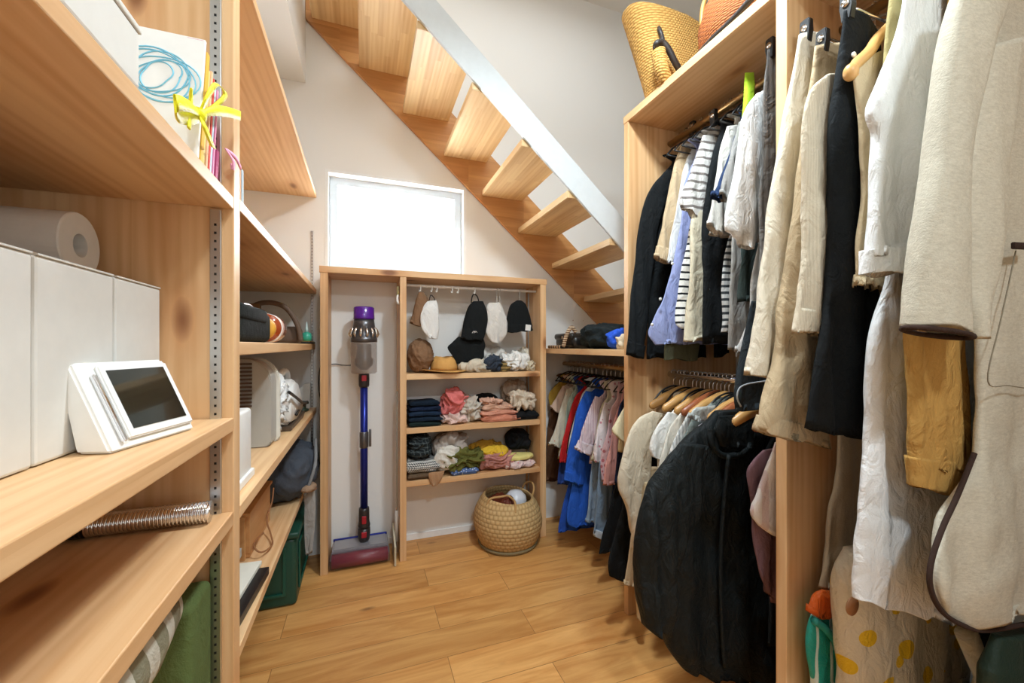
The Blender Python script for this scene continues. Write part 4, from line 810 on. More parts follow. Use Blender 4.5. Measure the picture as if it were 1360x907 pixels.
garment('grey_tshirt', 'mid grey short-sleeved shirt beside the navy one on the upper rail', 'shirt', .972, FB('9B9894'), [(990, 145), (978, 180), (972, 230), (968, 290), (966, 300)], sleeve=[(981, 162, 1002, 160), (968, 210, 992, 215), (955, 260, 974, 270)], group=GU)
garment('grey_trousers', 'light grey trousers below the grey shirt on the upper rail', 'trousers', .944, FB('A9A6A1'), [(985, 260), (973, 310), (969, 380), (966, 466)], neck=False, group=GU)
garment('lime_top', 'bright lime strappy top on the upper rail', 'top', .932, FB('B7E23A'), [(990, 97, 1002, 97), (989, 130, 1000, 130), (985, 185, 992, 185)], neck=False, group=GU, amp=.002)
garment('charcoal_tshirt', 'charcoal green shirt right behind the big white blouse on the upper rail', 'shirt', .918, FB('3C4845'), [(1012, 122), (992, 142), (987, 200), (982, 330), (978, 400)], group=GU)
garment('white_blouse', 'bright white loose blouse with a puffed sleeve on the upper rail', 'blouse', .886, FB('E6E5E3'), [(1022, 116), (1000, 145), (1003, 300), (1000, 320)], sleeve=[(1006, 124, 1032, 122), (986, 155, 1030, 160), (975, 220, 1020, 228), (963, 296, 1010, 298), (972, 310, 1006, 320), (984, 326, 1000, 331)], group=GU)
garment('pale_grey_trousers', 'pale grey linen trousers with a slanted white hem on the upper rail', 'trousers', .866, FB('BDBAB6'), [(1012, 300, 1060, 300), (1002, 360, 1050, 360), (992, 420, 1030, 430), (976, 466, 1010, 478)], neck=False, group=GU)
garment('grey_jeans', 'washed dark grey jeans hanging beside the middle upright on the upper rail', 'jeans', .835, FB('77736F', 'v', '5E5B58', .02, .4), [(1018, 66, 1090, 62), (1012, 150, 1085, 150), (1010, 250, 1080, 250), (1008, 350, 1070, 350), (1003, 430, 1060, 430), (996, 478, 1050, 480)], neck=False, group=GU)
garment('folded_dark_jeans', 'dark denim jeans folded double with a pale turned seam below the upper rail', 'jeans', .800, FB('2A3034'), [(1000, 400, 1070, 400), (990, 450, 1064, 450), (980, 505, 1060, 500), (976, 525, 1056, 522), (978, 544, 1052, 543)], neck=False, group=GU, thick=.02, extra=[('pale_seam', tube(bmesh.new(), curve([at(1045, 503, .778), at(1010, 507, .776), at(985, 513, .776), at(979, 527, .776), at(984, 540, .776)], 6), .002, 8), FB('A9ADB2'), True)])
# ---- middle bay, lower rail
R2 = .98
garment('black_cardigan', 'long black jacket first beside the far upright on the lower rail', 'jacket', 1.350, BK, [(893, 548), (880, 562), (866, 600), (858, 680), (850, 765)], R2, sleeve=[(886, 552, 900, 556), (860, 582, 884, 590), (842, 625, 866, 640), (822, 690, 850, 700), (809, 740, 836, 746), (810, 765, 832, 772)], group=GL)
garment('cream_cardigan', 'cream knitted cardigan with a wide hanging sleeve on the lower rail', 'cardigan', 1.285, FB('DED0B8'), [(897, 548), (880, 570), (872, 640), (862, 700)], R2, sleeve=[(866, 546, 884, 550), (842, 564, 870, 568), (820, 634, 862, 636), (831, 675, 856, 682), (840, 711, 849, 713)], group=GL)
garment('tan_trousers', 'tan trousers hanging below the cream cardigan', 'trousers', 1.262, FB('C9B08D'), [(852, 620, 905, 620), (842, 690, 890, 700), (834, 745, 868, 752), (827, 776, 855, 782)], R2, neck=False, group=GL)
garment('long_beige_scarf', 'narrow beige scarf end hanging lowest below the cream cardigan', 'scarf', 1.238, FB('C8B08A'), [(856, 640, 872, 640), (850, 700, 864, 700), (843, 770, 855, 772), (845, 822, 854, 829)], R2, neck=False, group=GL)
garment('white_frill_shirt', 'white shirt with a gathered cuff next to the cream cardigan on the lower rail', 'shirt', 1.205, FB('ECE9E2'), [(905, 537), (886, 556), (876, 580), (872, 640), (868, 760)], R2, sleeve=[(886, 547, 904, 550), (869, 572, 894, 578), (864, 592, 886, 600), (866, 607, 882, 610)], group=GL)
garment('ivory_shirt', 'ivory button shirt, second of the pale shirts on the lower rail', 'shirt', 1.165, FB('E6DECF'), [(916, 536), (897, 556), (884, 583), (875, 620), (868, 690), (866, 790)], R2, group=GL)
garment('pale_striped_shirt', 'white shirt with thin grey vertical stripes among the pale shirts', 'shirt', 1.130, FB('E4E2DD', 'v', 'B5B5B3', .012, .35), [(928, 536), (908, 556), (893, 586), (883, 625), (874, 700), (868, 790)], R2, group=GL)
garment('grey_green_shirt', 'grey green checked shirt with a pointed collar on the lower rail', 'shirt', 1.095, FB('8F9892', 'check', '6F7873', .02, .3), [(945, 535), (922, 555), (906, 585), (896, 630), (884, 720)], R2, group=GL, extra=[('collar', cloth([(at(925, 541, 1.075), at(950, 538, 1.075)), (at(920, 546, 1.075), at(948, 545, 1.075)), (at(915, 556, 1.072), at(935, 560, 1.072))], 1.073, .006, .003, .05, 71, nc=24, nr=10), FB('C8CCC8'), True)])
garment('lavender_shirt', 'pale lavender shirt right behind the big black coat', 'shirt', 1.055, FB('D5CBD8'), [(965, 544), (945, 556), (922, 572), (908, 610), (895, 700)], R2, group=GL)
CO = fabric('191E1F', key='black_shell', rough=.6, wr=1.2)
collar = tube(bmesh.new(), curve([at(944, 570, .955), at(945, 590, .950), at(958, 604, .945), at(978, 604, .940), at(992, 595, .94), at(1000, 575, .945)], 8), .010, 10)
thing('black_parka', 'large black coat with sleeves out, filling the lower rail of the middle bay', 'coat', [
    ('body', cloth(prow([(952, 546, 1030, 540), (935, 562, 1052, 556), (905, 590, 1070, 588), (885, 640, 1072, 640), (882, 700, 1072, 700), (880, 780, 1072, 780), (882, 840, 1070, 850), (905, 885, 1065, 900), (925, 893, 1062, 910)], .985), .985, .040, .024, .10, 77, nr=64, nc=64, top=.6), CO, True),
    ('sleeve', cloth(prow([(905, 588, 938, 592), (876, 624, 930, 640), (858, 664, 922, 690), (847, 706, 904, 728), (846, 750, 896, 766), (849, 792, 890, 806), (855, 828, 885, 840)], .905), .905, .034, .018, .055, 78, nc=36, nr=44, top=.5), CO, True),
    ('sleeve', cloth(prow([(1040, 575, 1062, 580), (1040, 640, 1072, 640), (1044, 720, 1074, 720), (1046, 800, 1070, 800)], .925), .925, .020, .008, .06, 79, nc=30, nr=30, top=.5), CO, True),
    ('collar', collar, CO, True), ('placket', tube(bmesh.new(), curve([at(968, 604, .925), at(962, 660, .925), at(957, 740, .925), at(958, 820, .925), at(962, 885, .93)], 6), .006, 8), CO, True),
    ('hood', cloth(prow([(950, 552, 1012, 548), (946, 572, 1010, 570), (955, 592, 998, 590)], .962), .950, .016, .008, .05, 80, nc=36, nr=20), CO, True)], GL)
garment('black_waistcoat', 'second black garment showing between the big coat and the mauve cardigan', 'coat', .885, FB('1E2224'), [(1050, 560), (1025, 585), (1012, 620), (1016, 700), (1020, 800), (1020, 860)], R2, group=GL)
garment('mauve_cardigan', 'long mauve cardigan near the middle upright on the lower rail', 'cardigan', .845, FB('7F5F66'), [(1058, 580), (1035, 600), (1020, 650), (1020, 740), (1025, 800)], R2, sleeve=[(1014, 598, 1044, 594), (994, 622, 1042, 622), (995, 655, 1040, 655), (1000, 690, 1040, 700), (1008, 755, 1042, 768), (1019, 790, 1044, 806)], sl_dy=-.018, group=GL)
garment('pale_pink_tshirt', 'white and pale pink shirt beside the middle upright on the lower rail', 'shirt', .808, FB('E3CFCE', 'v', 'F0E9E6', .05, .5), [(1068, 575), (1050, 590), (1045, 700)], R2, sleeve=[(1028, 588, 1054, 586), (1012, 636, 1054, 636), (998, 684, 1054, 700), (1028, 714, 1056, 718)], sl_dy=-.012, group=GL)
# ---- near bay
garment('ivory_trousers', 'ivory crinkled trousers overlapping the middle upright, hung by a clip', 'trousers', .695, FB('DED3BE'), [(1061, 46, 1090, 44), (1047, 126, 1095, 126), (1035, 200, 1095, 200), (1022, 280, 1085, 280), (1008, 400, 1070, 400), (998, 465, 1050, 475), (993, 496, 1021, 504)], neck=False, group=GN, thick=.018, amp=.008)
garment('khaki_trousers', 'khaki beige trousers with a wide turned hem beside the ivory pair', 'trousers', .655, FB('BFA988'), [(1083, 62, 1118, 58), (1076, 120, 1122, 118), (1066, 200, 1124, 200), (1053, 280, 1120, 280), (1039, 386, 1105, 386), (1031, 456, 1095, 456), (1017, 515, 1090, 525), (1004, 572, 1096, 593)], neck=False, group=GN, thick=.020, amp=.010, wl=.11, extra=[('hem', cloth(prow([(1009, 551, 1096, 570), (1003, 573, 1098, 594)], .655), .655, .025, .006, .11, 91, nr=8, top=1, nc=50), FB('BFA988'), True)])
garment('seersucker_jacket', 'cream pinstriped jacket with a long turned-up sleeve on the near rail', 'jacket', .612, FB('D6C9B2', 'v', 'CEC0A8', .006, .4), [(1128, 92), (1112, 104), (1100, 135), (1098, 250), (1100, 330)], neck=False, sleeve=[(1098, 99, 1122, 100), (1073, 126, 1112, 128), (1066, 198, 1110, 198), (1067, 280, 1114, 281), (1067, 340, 1120, 340), (1060, 405, 1112, 408), (1055, 440, 1100, 447)], cuff=FB('D6C9B2', 'v', 'CEC0A8', .006, .4), sl_dy=-.012, group=GN)
garment('black_trousers', 'black wide trousers with a press button hung beside the pinstriped jacket', 'trousers', .572, BK, [(1120, 14, 1152, 22), (1116, 60, 1168, 52), (1106, 139, 1168, 139), (1104, 220, 1166, 220), (1105, 300, 1164, 300), (1100, 400, 1160, 400), (1087, 460, 1156, 462), (1076, 571, 1150, 583)], neck=False, group=GN, thick=.018, extra=[button(1134, 73, .552, .006)])
garment('sand_blouse', 'sand coloured blouse with gathered cuff on a thick wooden hanger', 'blouse', .538, FB('CDB793'), [(1136, 84, 1172, 66), (1134, 108, 1180, 108), (1143, 170, 1186, 170), (1147, 232, 1190, 232), (1144, 280, 1190, 280), (1139, 340, 1190, 340), (1138, 374, 1176, 382)], neck=False, group=GN, thick=.010, amp=.006, extra=[('gathered_cuff', cloth(prow([(1140, 364, 1177, 371), (1137, 379, 1176, 386)], .538), .538, .016, .005, .016, 93, nr=6, nc=48, top=1), FB('CDB793'), True)])
garment('olive_blouse', 'pale olive blouse behind the big white shirt on the near rail', 'blouse', .510, FB('B3A573'), [(1184, -40, 1240, -40), (1180, 0, 1240, 0), (1176, 60, 1236, 60), (1172, 130, 1226, 130), (1170, 200, 1220, 200), (1166, 300, 1200, 300)], neck=False, group=GN, thick=.010, amp=.006)
WS = FB('EAEAE9'); 
garment('white_cotton_shirt', 'big white cotton shirt with a wide open cuff on the near rail', 'shirt', .470, WS, [(1199, -2, 1262, -30), (1187, 60, 1260, 60), (1154, 140, 1256, 142), (1163, 180, 1254, 172), (1158, 225, 1248, 215), (1152, 300, 1240, 300), (1150, 340, 1222, 340)], neck=False, group=GN, thick=.020, amp=.010, wl=.10, nr=60, extra=[('cuff', cloth(prow([(1150, 332, 1222, 330), (1147, 366, 1218, 362)], .470), .470, .025, .004, .09, 95, nr=12, nc=48, top=1), WS, True), ('neckband', cloth(prow([(1225, -120, 1300, -130), (1208, -40, 1290, -50), (1198, 8, 1275, 0)], .478), .478, .014, .006, .06, 96, nr=20), WS, True)])
garment('white_long_dress', 'long white dress with a crumpled hem hanging lowest on the near rail', 'dress', .505, FB('E6E6E6'), [(1185, 300, 1262, 300), (1174, 385, 1275, 385), (1158, 450, 1290, 450), (1152, 520, 1300, 520), (1149, 600, 1310, 600), (1140, 700, 1310, 705), (1135, 770, 1310, 800), (1134, 796, 1304, 832)], neck=False, group=GN, thick=.022, amp=.010, wl=.07, nr=70)
garment('mustard_jacket', 'mustard cotton jacket sleeve with a buttoned cuff behind the wool coat', 'jacket', .445, FB('B98F4E', wr=1.3), [(1262, -30, 1330, -30), (1245, 180, 1310, 180), (1218, 340, 1290, 340), (1207, 430, 1275, 430), (1206, 500, 1274, 500), (1207, 580, 1282, 580), (1209, 618, 1285, 626)], neck=False, group=GN, thick=.018, amp=.007, wl=.05, extra=[('cuff', cloth(prow([(1208, 606, 1286, 612), (1210, 647, 1287, 657)], .445), .445, .022, .004, .07, 97, nr=8, nc=44, top=1), FB('B98F4E', wr=1.3), True)])
garment('taupe_slip_dress', 'taupe satin dress hanging low behind the long white dress', 'dress', .700, FB('A28E74', rough=.45, wr=.5), [(1122, 480, 1180, 480), (1116, 560, 1178, 560), (1111, 630, 1176, 630), (1099, 690, 1172, 690), (1097, 735, 1168, 740), (1088, 780, 1150, 792)], neck=False, group=GN, thick=.014, amp=.008)
# wool coat
WC = fabric('D0C9B7', 'heather', 'BBB3A1', key='cloth_wool', wr=.25); PIP = fabric('3B2B25', key='cloth_brown_piping', wr=.3)
Yc = .400
bl = [(1296, -60), (1292, 20), (1300, 132), (1308, 250), (1316, 320), (1310, 400), (1300, 450), (1300, 527), (1294, 602), (1272, 657), (1251, 703), (1236, 750), (1237, 785), (1254, 815)]
rows = [(at(a, b, Yc), Vector((1.50, Yc, at(a, b, Yc).z))) for a, b in bl]; rows = [(Vector((1.15, Yc, 1.885)), Vector((1.29, Yc, 1.885)))]+rows
e = at(1285, 833, Yc); rows.append((e, Vector((1.46, Yc, e.z-.005))))
body = cloth(rows, Yc, .020, .011, .16, 301, nc=72, nr=80, edge=0, top=.7)
pipe = tube(bmesh.new(), curve([at(a, b, Yc-.006) for a, b in bl[8:]]+[at(1285, 833, Yc-.006), at(1310, 837, Yc-.006), at(1350, 831, Yc-.008), at(1400, 822, Yc-.008)], 6), .0042, 8)
sl = [(1290, -60, 1345, -60), (1268, 0, 1330, 10), (1253, 66, 1308, 66), (1243, 139, 1290, 139), (1235, 212, 1280, 212), (1223, 290, 1276, 290), (1213, 380, 1279, 384), (1208, 432, 1281, 446)]
slv = cloth(prow(sl, .365), .365, .024, .004, .12, 302, nc=40, nr=50, edge=0, top=.7)
l, r = at(1208, 434, .365), at(1281, 448, .365); m = (l+r)/2; hx_ = (r.x-l.x)/2+.002; cuffr = tube(bmesh.new(), [Vector((m.x+math.cos(a)*hx_, m.y+math.sin(a)*.0255, m.z-.001+math.cos(a)*(r.z-l.z)/2)) for a in [k*2*PI/28 for k in range(29)]], .0042, 8)
sl2 = cloth(prow([(1318, 60, 1365, 50), (1298, 132, 1352, 140), (1285, 200, 1340, 205), (1280, 260, 1338, 270), (1281, 330, 1332, 330), (1285, 400, 1312, 395), (1290, 452, 1302, 448)], .362), .368, .018, .005, .10, 303, nc=36, nr=40, edge=0, top=.7)
pk = tube(bmesh.new(), curve([at(1349, 333, .377), at(1338, 385, .376), at(1328, 430, .375), at(1312, 506, .374), at(1340, 512, .374), at(1370, 516, .374), at(1430, 520, .374)], 6), .0010, 6)
tb_ = prism([(at(1349, 321, .365).x, at(1349, 321, .365).z), (at(1370, 322, .365).x, at(1370, 322, .365).z), (at(1370, 330, .365).x, at(1370, 331, .365).z), (at(1349, 330, .365).x, at(1349, 330, .365).z)], .366, .371, 'XZ', bev=.001)
thing('wool_coat', 'oatmeal wool coat with dark brown piping, nearest the camera at the right edge', 'coat', [('body', body, WC, True), ('sleeve', slv, WC, True, None, [('cuff_piping', cuffr, PIP, True)]), ('sleeve', sl2, WC, True), ('pocket_seam', pk, fabric('8F8673', key='seam_thread'), True, None, [('pocket_tab', tb_, PIP)]), ('piping', pipe, PIP, True, 'dark brown edge piping')], GN)
# ---- rail under the stairs
R3 = .985
def small(name, lab, cat, Y, c, rows, **k): garment(name, lab, cat, Y, c, rows, R3, group=GF, wl=.06, amp=.008, nr=34, **k)
small('brown_coat', 'brown coat at the far end of the rail under the stairs', 'coat', 2.325, FB('6A4A35'), [(746, 505), (737, 522), (729, 560), (724, 640)])
small('mustard_hoodie', 'mustard yellow top beside the alcove unit on the rail under the stairs', 'top', 2.285, FB('B8923C'), [(750, 503), (740, 510), (729, 524), (731, 540)])
small('blush_tshirt', 'blush beige short-sleeved shirt on the rail under the stairs', 'shirt', 2.24, FB('D8B9A2'), [(757, 508), (747, 516), (742, 560)], sleeve=[(747, 512, 758, 513), (740, 525, 752, 530), (731, 542, 742, 549)])
small('cream_pyjama_top', 'cream long-sleeved top with a faint print on the rail under the stairs', 'shirt', 2.19, FB('DDD5C0', 'dots', 'D9A48C', .03, .15), [(762, 511), (753, 520), (746, 560), (741, 610)], sleeve=[(753, 516, 764, 518), (744, 545, 760, 548), (736, 572, 752, 576), (728, 590, 744, 595)])
small('mint_top', 'pale mint top behind the blue sweatshirt on the rail under the stairs', 'top', 2.145, FB('B9CDBE'), [(765, 513), (757, 528), (750, 560), (746, 600)])
small('denim_blue_sweatshirt', 'blue and purple sweatshirt left of the red jacket', 'sweatshirt', 2.105, FB('35509A'), [(768, 518), (759, 538), (749, 580), (743, 615), (740, 644)])
small('red_jacket', 'bright red jacket on the rail under the stairs', 'jacket', 2.06, FB('CC2A2C'), [(777, 512), (764, 528), (753, 560), (745, 595), (743, 615)])
small('black_tshirt', 'black top between the red jacket and the white shirt', 'top', 2.02, BK, [(780, 514), (769, 538), (758, 570), (751, 602)])
small('white_kids_shirt', 'white shirt directly behind the royal blue raincoat', 'shirt', 1.975, FB('E6E7E6'), [(787, 508), (774, 522), (765, 545), (757, 580), (753, 604)])
small('blue_skirt', 'royal blue skirt hem hanging below the blue raincoat', 'skirt', 1.945, FB('2650AE'), [(770, 590), (755, 640), (744, 690), (742, 707)], neck=False)
RB = FB('2B5FC4')
small('blue_raincoat', 'royal blue long-sleeved raincoat on the rail under the stairs', 'raincoat', 1.905, RB, [(791, 514), (781, 525), (773, 550), (766, 600), (760, 645), (752, 690), (760, 700)], sleeve=[(778, 519, 790, 521), (768, 540, 788, 545), (759, 580, 780, 582), (753, 612, 776, 616), (750, 638, 773, 644)], cuff=RB)
small('lilac_striped_shirt', 'lilac and white pinstriped shirt right of the blue raincoat', 'shirt', 1.83, FB('E2D3D8', 'v', 'C7A8B5', .01, .4), [(802, 520), (792, 535), (787, 580), (783, 615)], sleeve=[(790, 526, 802, 529), (782, 548, 799, 552), (772, 576, 791, 580), (764, 597, 783, 604)], cuff=FB('E2D3D8'))
small('cream_cotton_top', 'cream green cotton top between the lilac and the floral shirt', 'top', 1.79, FB('D5D0B4'), [(807, 524), (799, 540), (792, 575), (784, 612)])
small('pale_jeans', 'pale blue jeans hanging below the lilac shirt', 'jeans', 1.815, FB('8FA5BC'), [(788, 600, 806, 602), (784, 640, 803, 645), (780, 680, 795, 685), (778, 692, 792, 696)], neck=False)
small('white_floral_blouse', 'white blouse with a faint pink floral print on the rail under the stairs', 'blouse', 1.745, FB('E7DEDF', 'dots', 'C78B97', .025, .25), [(813, 527), (804, 541), (797, 572), (789, 602), (790, 614)], cuff=None, sleeve=[(803, 534, 818, 538), (797, 560, 814, 564), (789, 590, 808, 595), (790, 612, 806, 618)])
small('cuffed_jeans', 'light blue jeans with a turned-up hem, longest under the stairs', 'jeans', 1.70, FB('7E95AD'), [(797, 612, 818, 614), (793, 650, 813, 655), (790, 690, 808, 695), (788, 706, 806, 712)], neck=False, extra=[('turned_hem', cloth(prow([(789, 702, 808, 708), (788, 712, 807, 718)], 1.70), 1.70, .018, .002, .06, 98, nr=6, top=1), FB('C5D0DA'), True)])
small('pink_print_dress', 'pink patterned dress on the rail under the stairs', 'dress', 1.66, FB('DDB9BC', 'dots', 'B66A6E', .03, .3), [(820, 529), (811, 545), (806, 575), (799, 610), (800, 640)])
small('salmon_dress', 'salmon pink gathered dress near the far upright', 'dress', 1.61, FB('D99A90'), [(824, 532), (816, 555), (810, 590), (803, 620), (801, 645)])
small('long_black_trousers', 'black trousers near the far upright under the stairs', 'trousers', 1.575, BK, [(826, 580), (818, 640), (806, 690), (796, 735)], neck=False)
small('navy_shirt', 'navy top next to the cream one at the near end of the stair rail', 'top', 1.545, FB('2A3350'), [(828, 530), (821, 545), (819, 600), (816, 640)])
small('pale_yellow_shirt', 'pale yellow shirt half hidden by the far upright', 'shirt', 1.49, FB('E5DAB4'), [(838, 535), (826, 548), (822, 600)], sleeve=[(828, 544, 842, 544), (820, 560, 840, 562), (814, 572, 838, 582), (822, 582, 838, 592)])
# ================================================================== HANGERS
WOODH = plain('D9A563', .35, key='hanger_wood'); WOODR = plain('A8603A', .35, key='hanger_red_wood')
def hook_bm(Y, z, x=RODX):
    return tube(bmesh.new(), curve([(x-.012, Y, z+.006), (x-.010, Y, z+.0155), (x, Y, z+.0185), (x+.012, Y, z+.014), (x+.0155, Y, z), (x+.010, Y, z-.014), (x, Y, z-.022), (x, Y, z-.050)], 5), .0017, 7)
def wood_hanger(Y, z, m, hw=.16, th=.008, dz=0):
    pts = [(-hw, -.105), (-hw*.6, -.072), (-hw*.25, -.050), (0, -.042), (hw*.25, -.050), (hw*.6, -.072), (hw, -.105), (hw*1.03, -.122), (hw*.95, -.132), (hw*.5, -.104), (0, -.086), (-hw*.5, -.104), (-hw*.95, -.132), (-hw*1.03, -.122)]
    return [('shoulder_bar', prism([(RODX+a, z+b+dz) for a, b in pts], Y-th, Y+th, 'XZ', bev=.0035), m, True), ('hook', hook_bm(Y, z), CHROME, True)]
def slim_hanger(Y, z, m, hw=.10):
    return [('shoulder_bar', merge(tube(bmesh.new(), curve([(RODX-hw, Y, z-.105), (RODX-.06, Y, z-.066), (RODX, Y, z-.048), (RODX+.06, Y, z-.066), (RODX+hw, Y, z-.105)], 5), .0035, 8), tube(bmesh.new(), [(RODX-hw, Y, z-.105), (RODX+hw, Y, z-.107)], .003, 8)), m, True), ('hook', hook_bm(Y, z), CHROME, True)]
def hangers(base, Ys, Y0, label, group):
    base['label'] = label; base['group'] = group; base.location.y += Ys[0]-Y0
    for i, y in enumerate(Ys[1:]): copy_thing(base, (0, y-Ys[0], 0))
h = thing('wooden_hanger', 'x', 'hanger', wood_hanger(1, .98, WOODH)); hangers(h, [1.318, 1.245, 1.182, 1.112, 1.030, .942], 1, 'light wooden hanger with a steel hook on the lower rail of the middle bay', 'light wooden hangers on the lower rail')
h = thing('wooden_hanger', 'x', 'hanger', wood_hanger(1, .98, WOODR)); hangers(h, [1.147, 1.005, .865, .828], 1, 'reddish wooden hanger with a steel hook on the lower rail of the middle bay', 'reddish wooden hangers on the lower rail')
h = thing('slim_hanger', 'x', 'hanger', slim_hanger(1, .98, BLACKP)); hangers(h, [1.37, 1.335, 1.300, 1.265, 1.225, 1.206, 1.165, 1.130, 1.095, 1.072, 1.055, .965, .905, .885, .808], 1, 'slim black hanger with a steel hook on the lower rail of the middle bay', 'slim black hangers on the lower rail')
h = thing('slim_hanger', 'x', 'hanger', slim_hanger(1, .985, BLACKP, .10)); hangers(h, [2.285, 2.24, 2.19, 2.145, 2.105, 2.06, 2.02, 1.975, 1.905, 1.868, 1.83, 1.79, 1.745, 1.66, 1.61, 1.545, 1.49], 1, 'slim black hanger on the rail under the stairs', 'slim black hangers under the stairs')
h = thing('slim_hanger', 'x', 'hanger', slim_hanger(1, 1.955, BLACKP)); hangers(h, [1.295, 1.255, 1.215, 1.172, 1.150, 1.085, 1.040, .992, .972, .918, .886], 1, 'slim black hanger with a steel hook on the upper rail of the middle bay', 'slim black hangers on the upper rail')
def clip_hanger(x0, x1, z, Y, zr):
    ps = [('bar', tube(bmesh.new(), [(x0-.01, Y, z), (x1+.01, Y, z)], .003, 8), CHROME, True), ('hook', merge(hook_bm(Y, zr), tube(bmesh.new(), [(RODX, Y, zr-.05), (RODX if x0 < RODX < x1 else x1, Y, z)], .0017, 7)), CHROME, True)]
    for x in (x0, x1):
        ps.append(('clip', prism([(Y-.012, z+.022), (Y-.007, z+.024), (Y+.007, z+.024), (Y+.012, z+.022), (Y+.012, z-.005), (Y+.009, z-.034), (Y-.009, z-.034), (Y-.012, z-.005)], x-.008, x+.008, 'YZ', bev=.002), BLACKP, False, None, [('spring', tube(bmesh.new(), [(x-.011, Y, z+.002), (x+.011, Y, z+.002)], .0075, 10), CHROME, True)]))
    return ps
for nm, px, py, Y, w, zr, l in (('clip_hanger', 1071, 44, .695, .17, 1.955, 'chrome and black clip hanger holding the ivory trousers'), ('clip_hanger', 1093, 58, .655, .17, 1.955, 'chrome and black clip hanger holding the khaki trousers'), ('clip_hanger', 1126, 12, .572, .16, 1.955, 'chrome clip hanger holding the black trousers'), ('clip_hanger', 1024, 66, .835, .20, 1.955, 'clip hanger holding the dark grey jeans'),
                            ('clip_hanger', 920, 172, 1.272, .16, 1.955, 'clip hanger with bright clips beside the beige shirt at the far end'), ('clip_hanger', 948, 158, 1.11, .18, 1.955, 'clip hanger with bright clips just before the striped shirt')):
    p = at(px, py, Y); thing(nm, l, 'hanger', clip_hanger(p.x, p.x+w, p.z+.008, Y, zr), 'clip hangers')
k = at(1130, 95, .545)
thing('thick_wooden_hanger', 'thick wooden hanger with a rounded knob end under the sand blouse', 'hanger', [('shoulder_bar', merge(tube(bmesh.new(), curve([at(1129, 96, .540), at(1138, 84, .540), at(1155, 68, .540), at(1175, 42, .540), Vector((1.22, .54, 1.90)), Vector((1.36, .54, 1.80))], 6), [.0105]*6+[.0115]*25, 14),), WOODH, True), ('knob', heap(at(1130, 96, .540), (.027, .027, .034), 2, .02, 1, 3, squash=2), WOODH, True), ('bar', tube(bmesh.new(), [at(1133, 101, .540), at(1152, 103, .540), Vector((1.33, .54, 1.775))], .006, 10), WOODH, True), ('hook', hook_bm(.540, 1.955), CHROME, True)])
for y, l in ((.612, 'steel wire hanger inside the pinstriped jacket'), (.510, 'steel wire hanger inside the olive blouse'), (.470, 'steel wire hanger inside the big white shirt'), (.400, 'steel wire hanger inside the oatmeal wool coat')):
    thing('wire_hanger', l, 'hanger', slim_hanger(y, 1.955, STEEL, .12), 'wire hangers on the near rail')
# ================================================================== FLOOR BAGS AT THE RIGHT
def standing(rows, Yp, Yc_, th, seed, **k):
    rr = []
    for r in rows:
        l, q = at(r[0], r[1], Yp), at(r[2], r[3], Yp); rr.append((l, q))
    l, q = rr[-1]; rr += [(Vector((l.x, 0, .25)), Vector((q.x, 0, .25))), (Vector((l.x+.01, 0, .004)), Vector((q.x-.01, 0, .004)))]
    return cloth(rr, Yc_, th, .010, .12, seed, **k)
DOT = fabric('DDD3BE', 'dots', 'E6BE2E', .075, .30, rough=.3, key='dotted_plastic')
thing('dotted_plastic_bag', 'translucent cream plastic bag with yellow dots standing on the floor under the white dress', 'bag', [
    ('bag', standing([(1140, 736, 1190, 736), (1128, 760, 1255, 762), (1124, 800, 1275, 806), (1127, 850, 1285, 855), (1132, 905, 1290, 908)], .61, .628, .050, 401, top=.6, nr=60, nc=60), DOT, True),
    ('brown_print', lathe(bmesh.new(), [(.001, -.002), (.019, -.0015), (.019, .0015), (.001, .002)], at(1132, 805, .553), 20, axis='Y'), plain('9C6B45', .5, key='brown_print'), True)])
thing('teal_package', 'teal and white plastic package with an orange corner at the foot of the middle upright', 'package', [
    ('body', standing([(1086, 800, 1116, 800), (1074, 830, 1120, 830), (1073, 870, 1122, 870), (1078, 907, 1124, 907)], .695, .693, .016, 403, top=.6), fabric('2FA79A', 'v', 'DCEDEA', .045, .18, rough=.3, key='teal_plastic'), True),
    ('orange_corner', cloth([(at(1092, 784, .68), at(1106, 786, .68)), (at(1080, 796, .68), at(1108, 800, .68)), (at(1074, 815, .68), at(1098, 822, .68))], .682, .012, .005, .05, 404, nc=24, nr=14), fabric('E0672A', rough=.3, key='orange_plastic'), True),
    ('handle', tube(bmesh.new(), curve([at(1081, 824, .67), at(1095, 834, .667), at(1108, 850, .667), at(1112, 862, .67)], 6), .009, 10), plain('1F8F84', .35, key='teal_handle'), True)])
one('dark_green_bag', 'dark green nylon bag standing on the floor at the lower right corner', 'bag', standing([(1316, 842, 1500, 820), (1308, 880, 1520, 870), (1306, 907, 1530, 907)], .42, .415, .040, 405, top=.6), fabric('2A3A31', rough=.5, key='dark_green_nylon', wr=.5), True)
one('rolled_mat', 'pale rolled mat leaning between the dotted bag and the dark green bag', 'mat', tube(bmesh.new(), [at(1284, 842, .50), at(1310, 907, .50), Vector((1.10, .50, .02))], .020, 20), fabric('D7D0BC', key='pale_roll'), True)
one('black_umbrella', 'folded black umbrella standing beside the pale rolled mat', 'umbrella', tube(bmesh.new(), [at(1306, 838, .548), at(1318, 870, .548), at(1330, 907, .548), Vector((1.36, .545, .01))], [.012, .022, .024, .010], 14), BK, True)
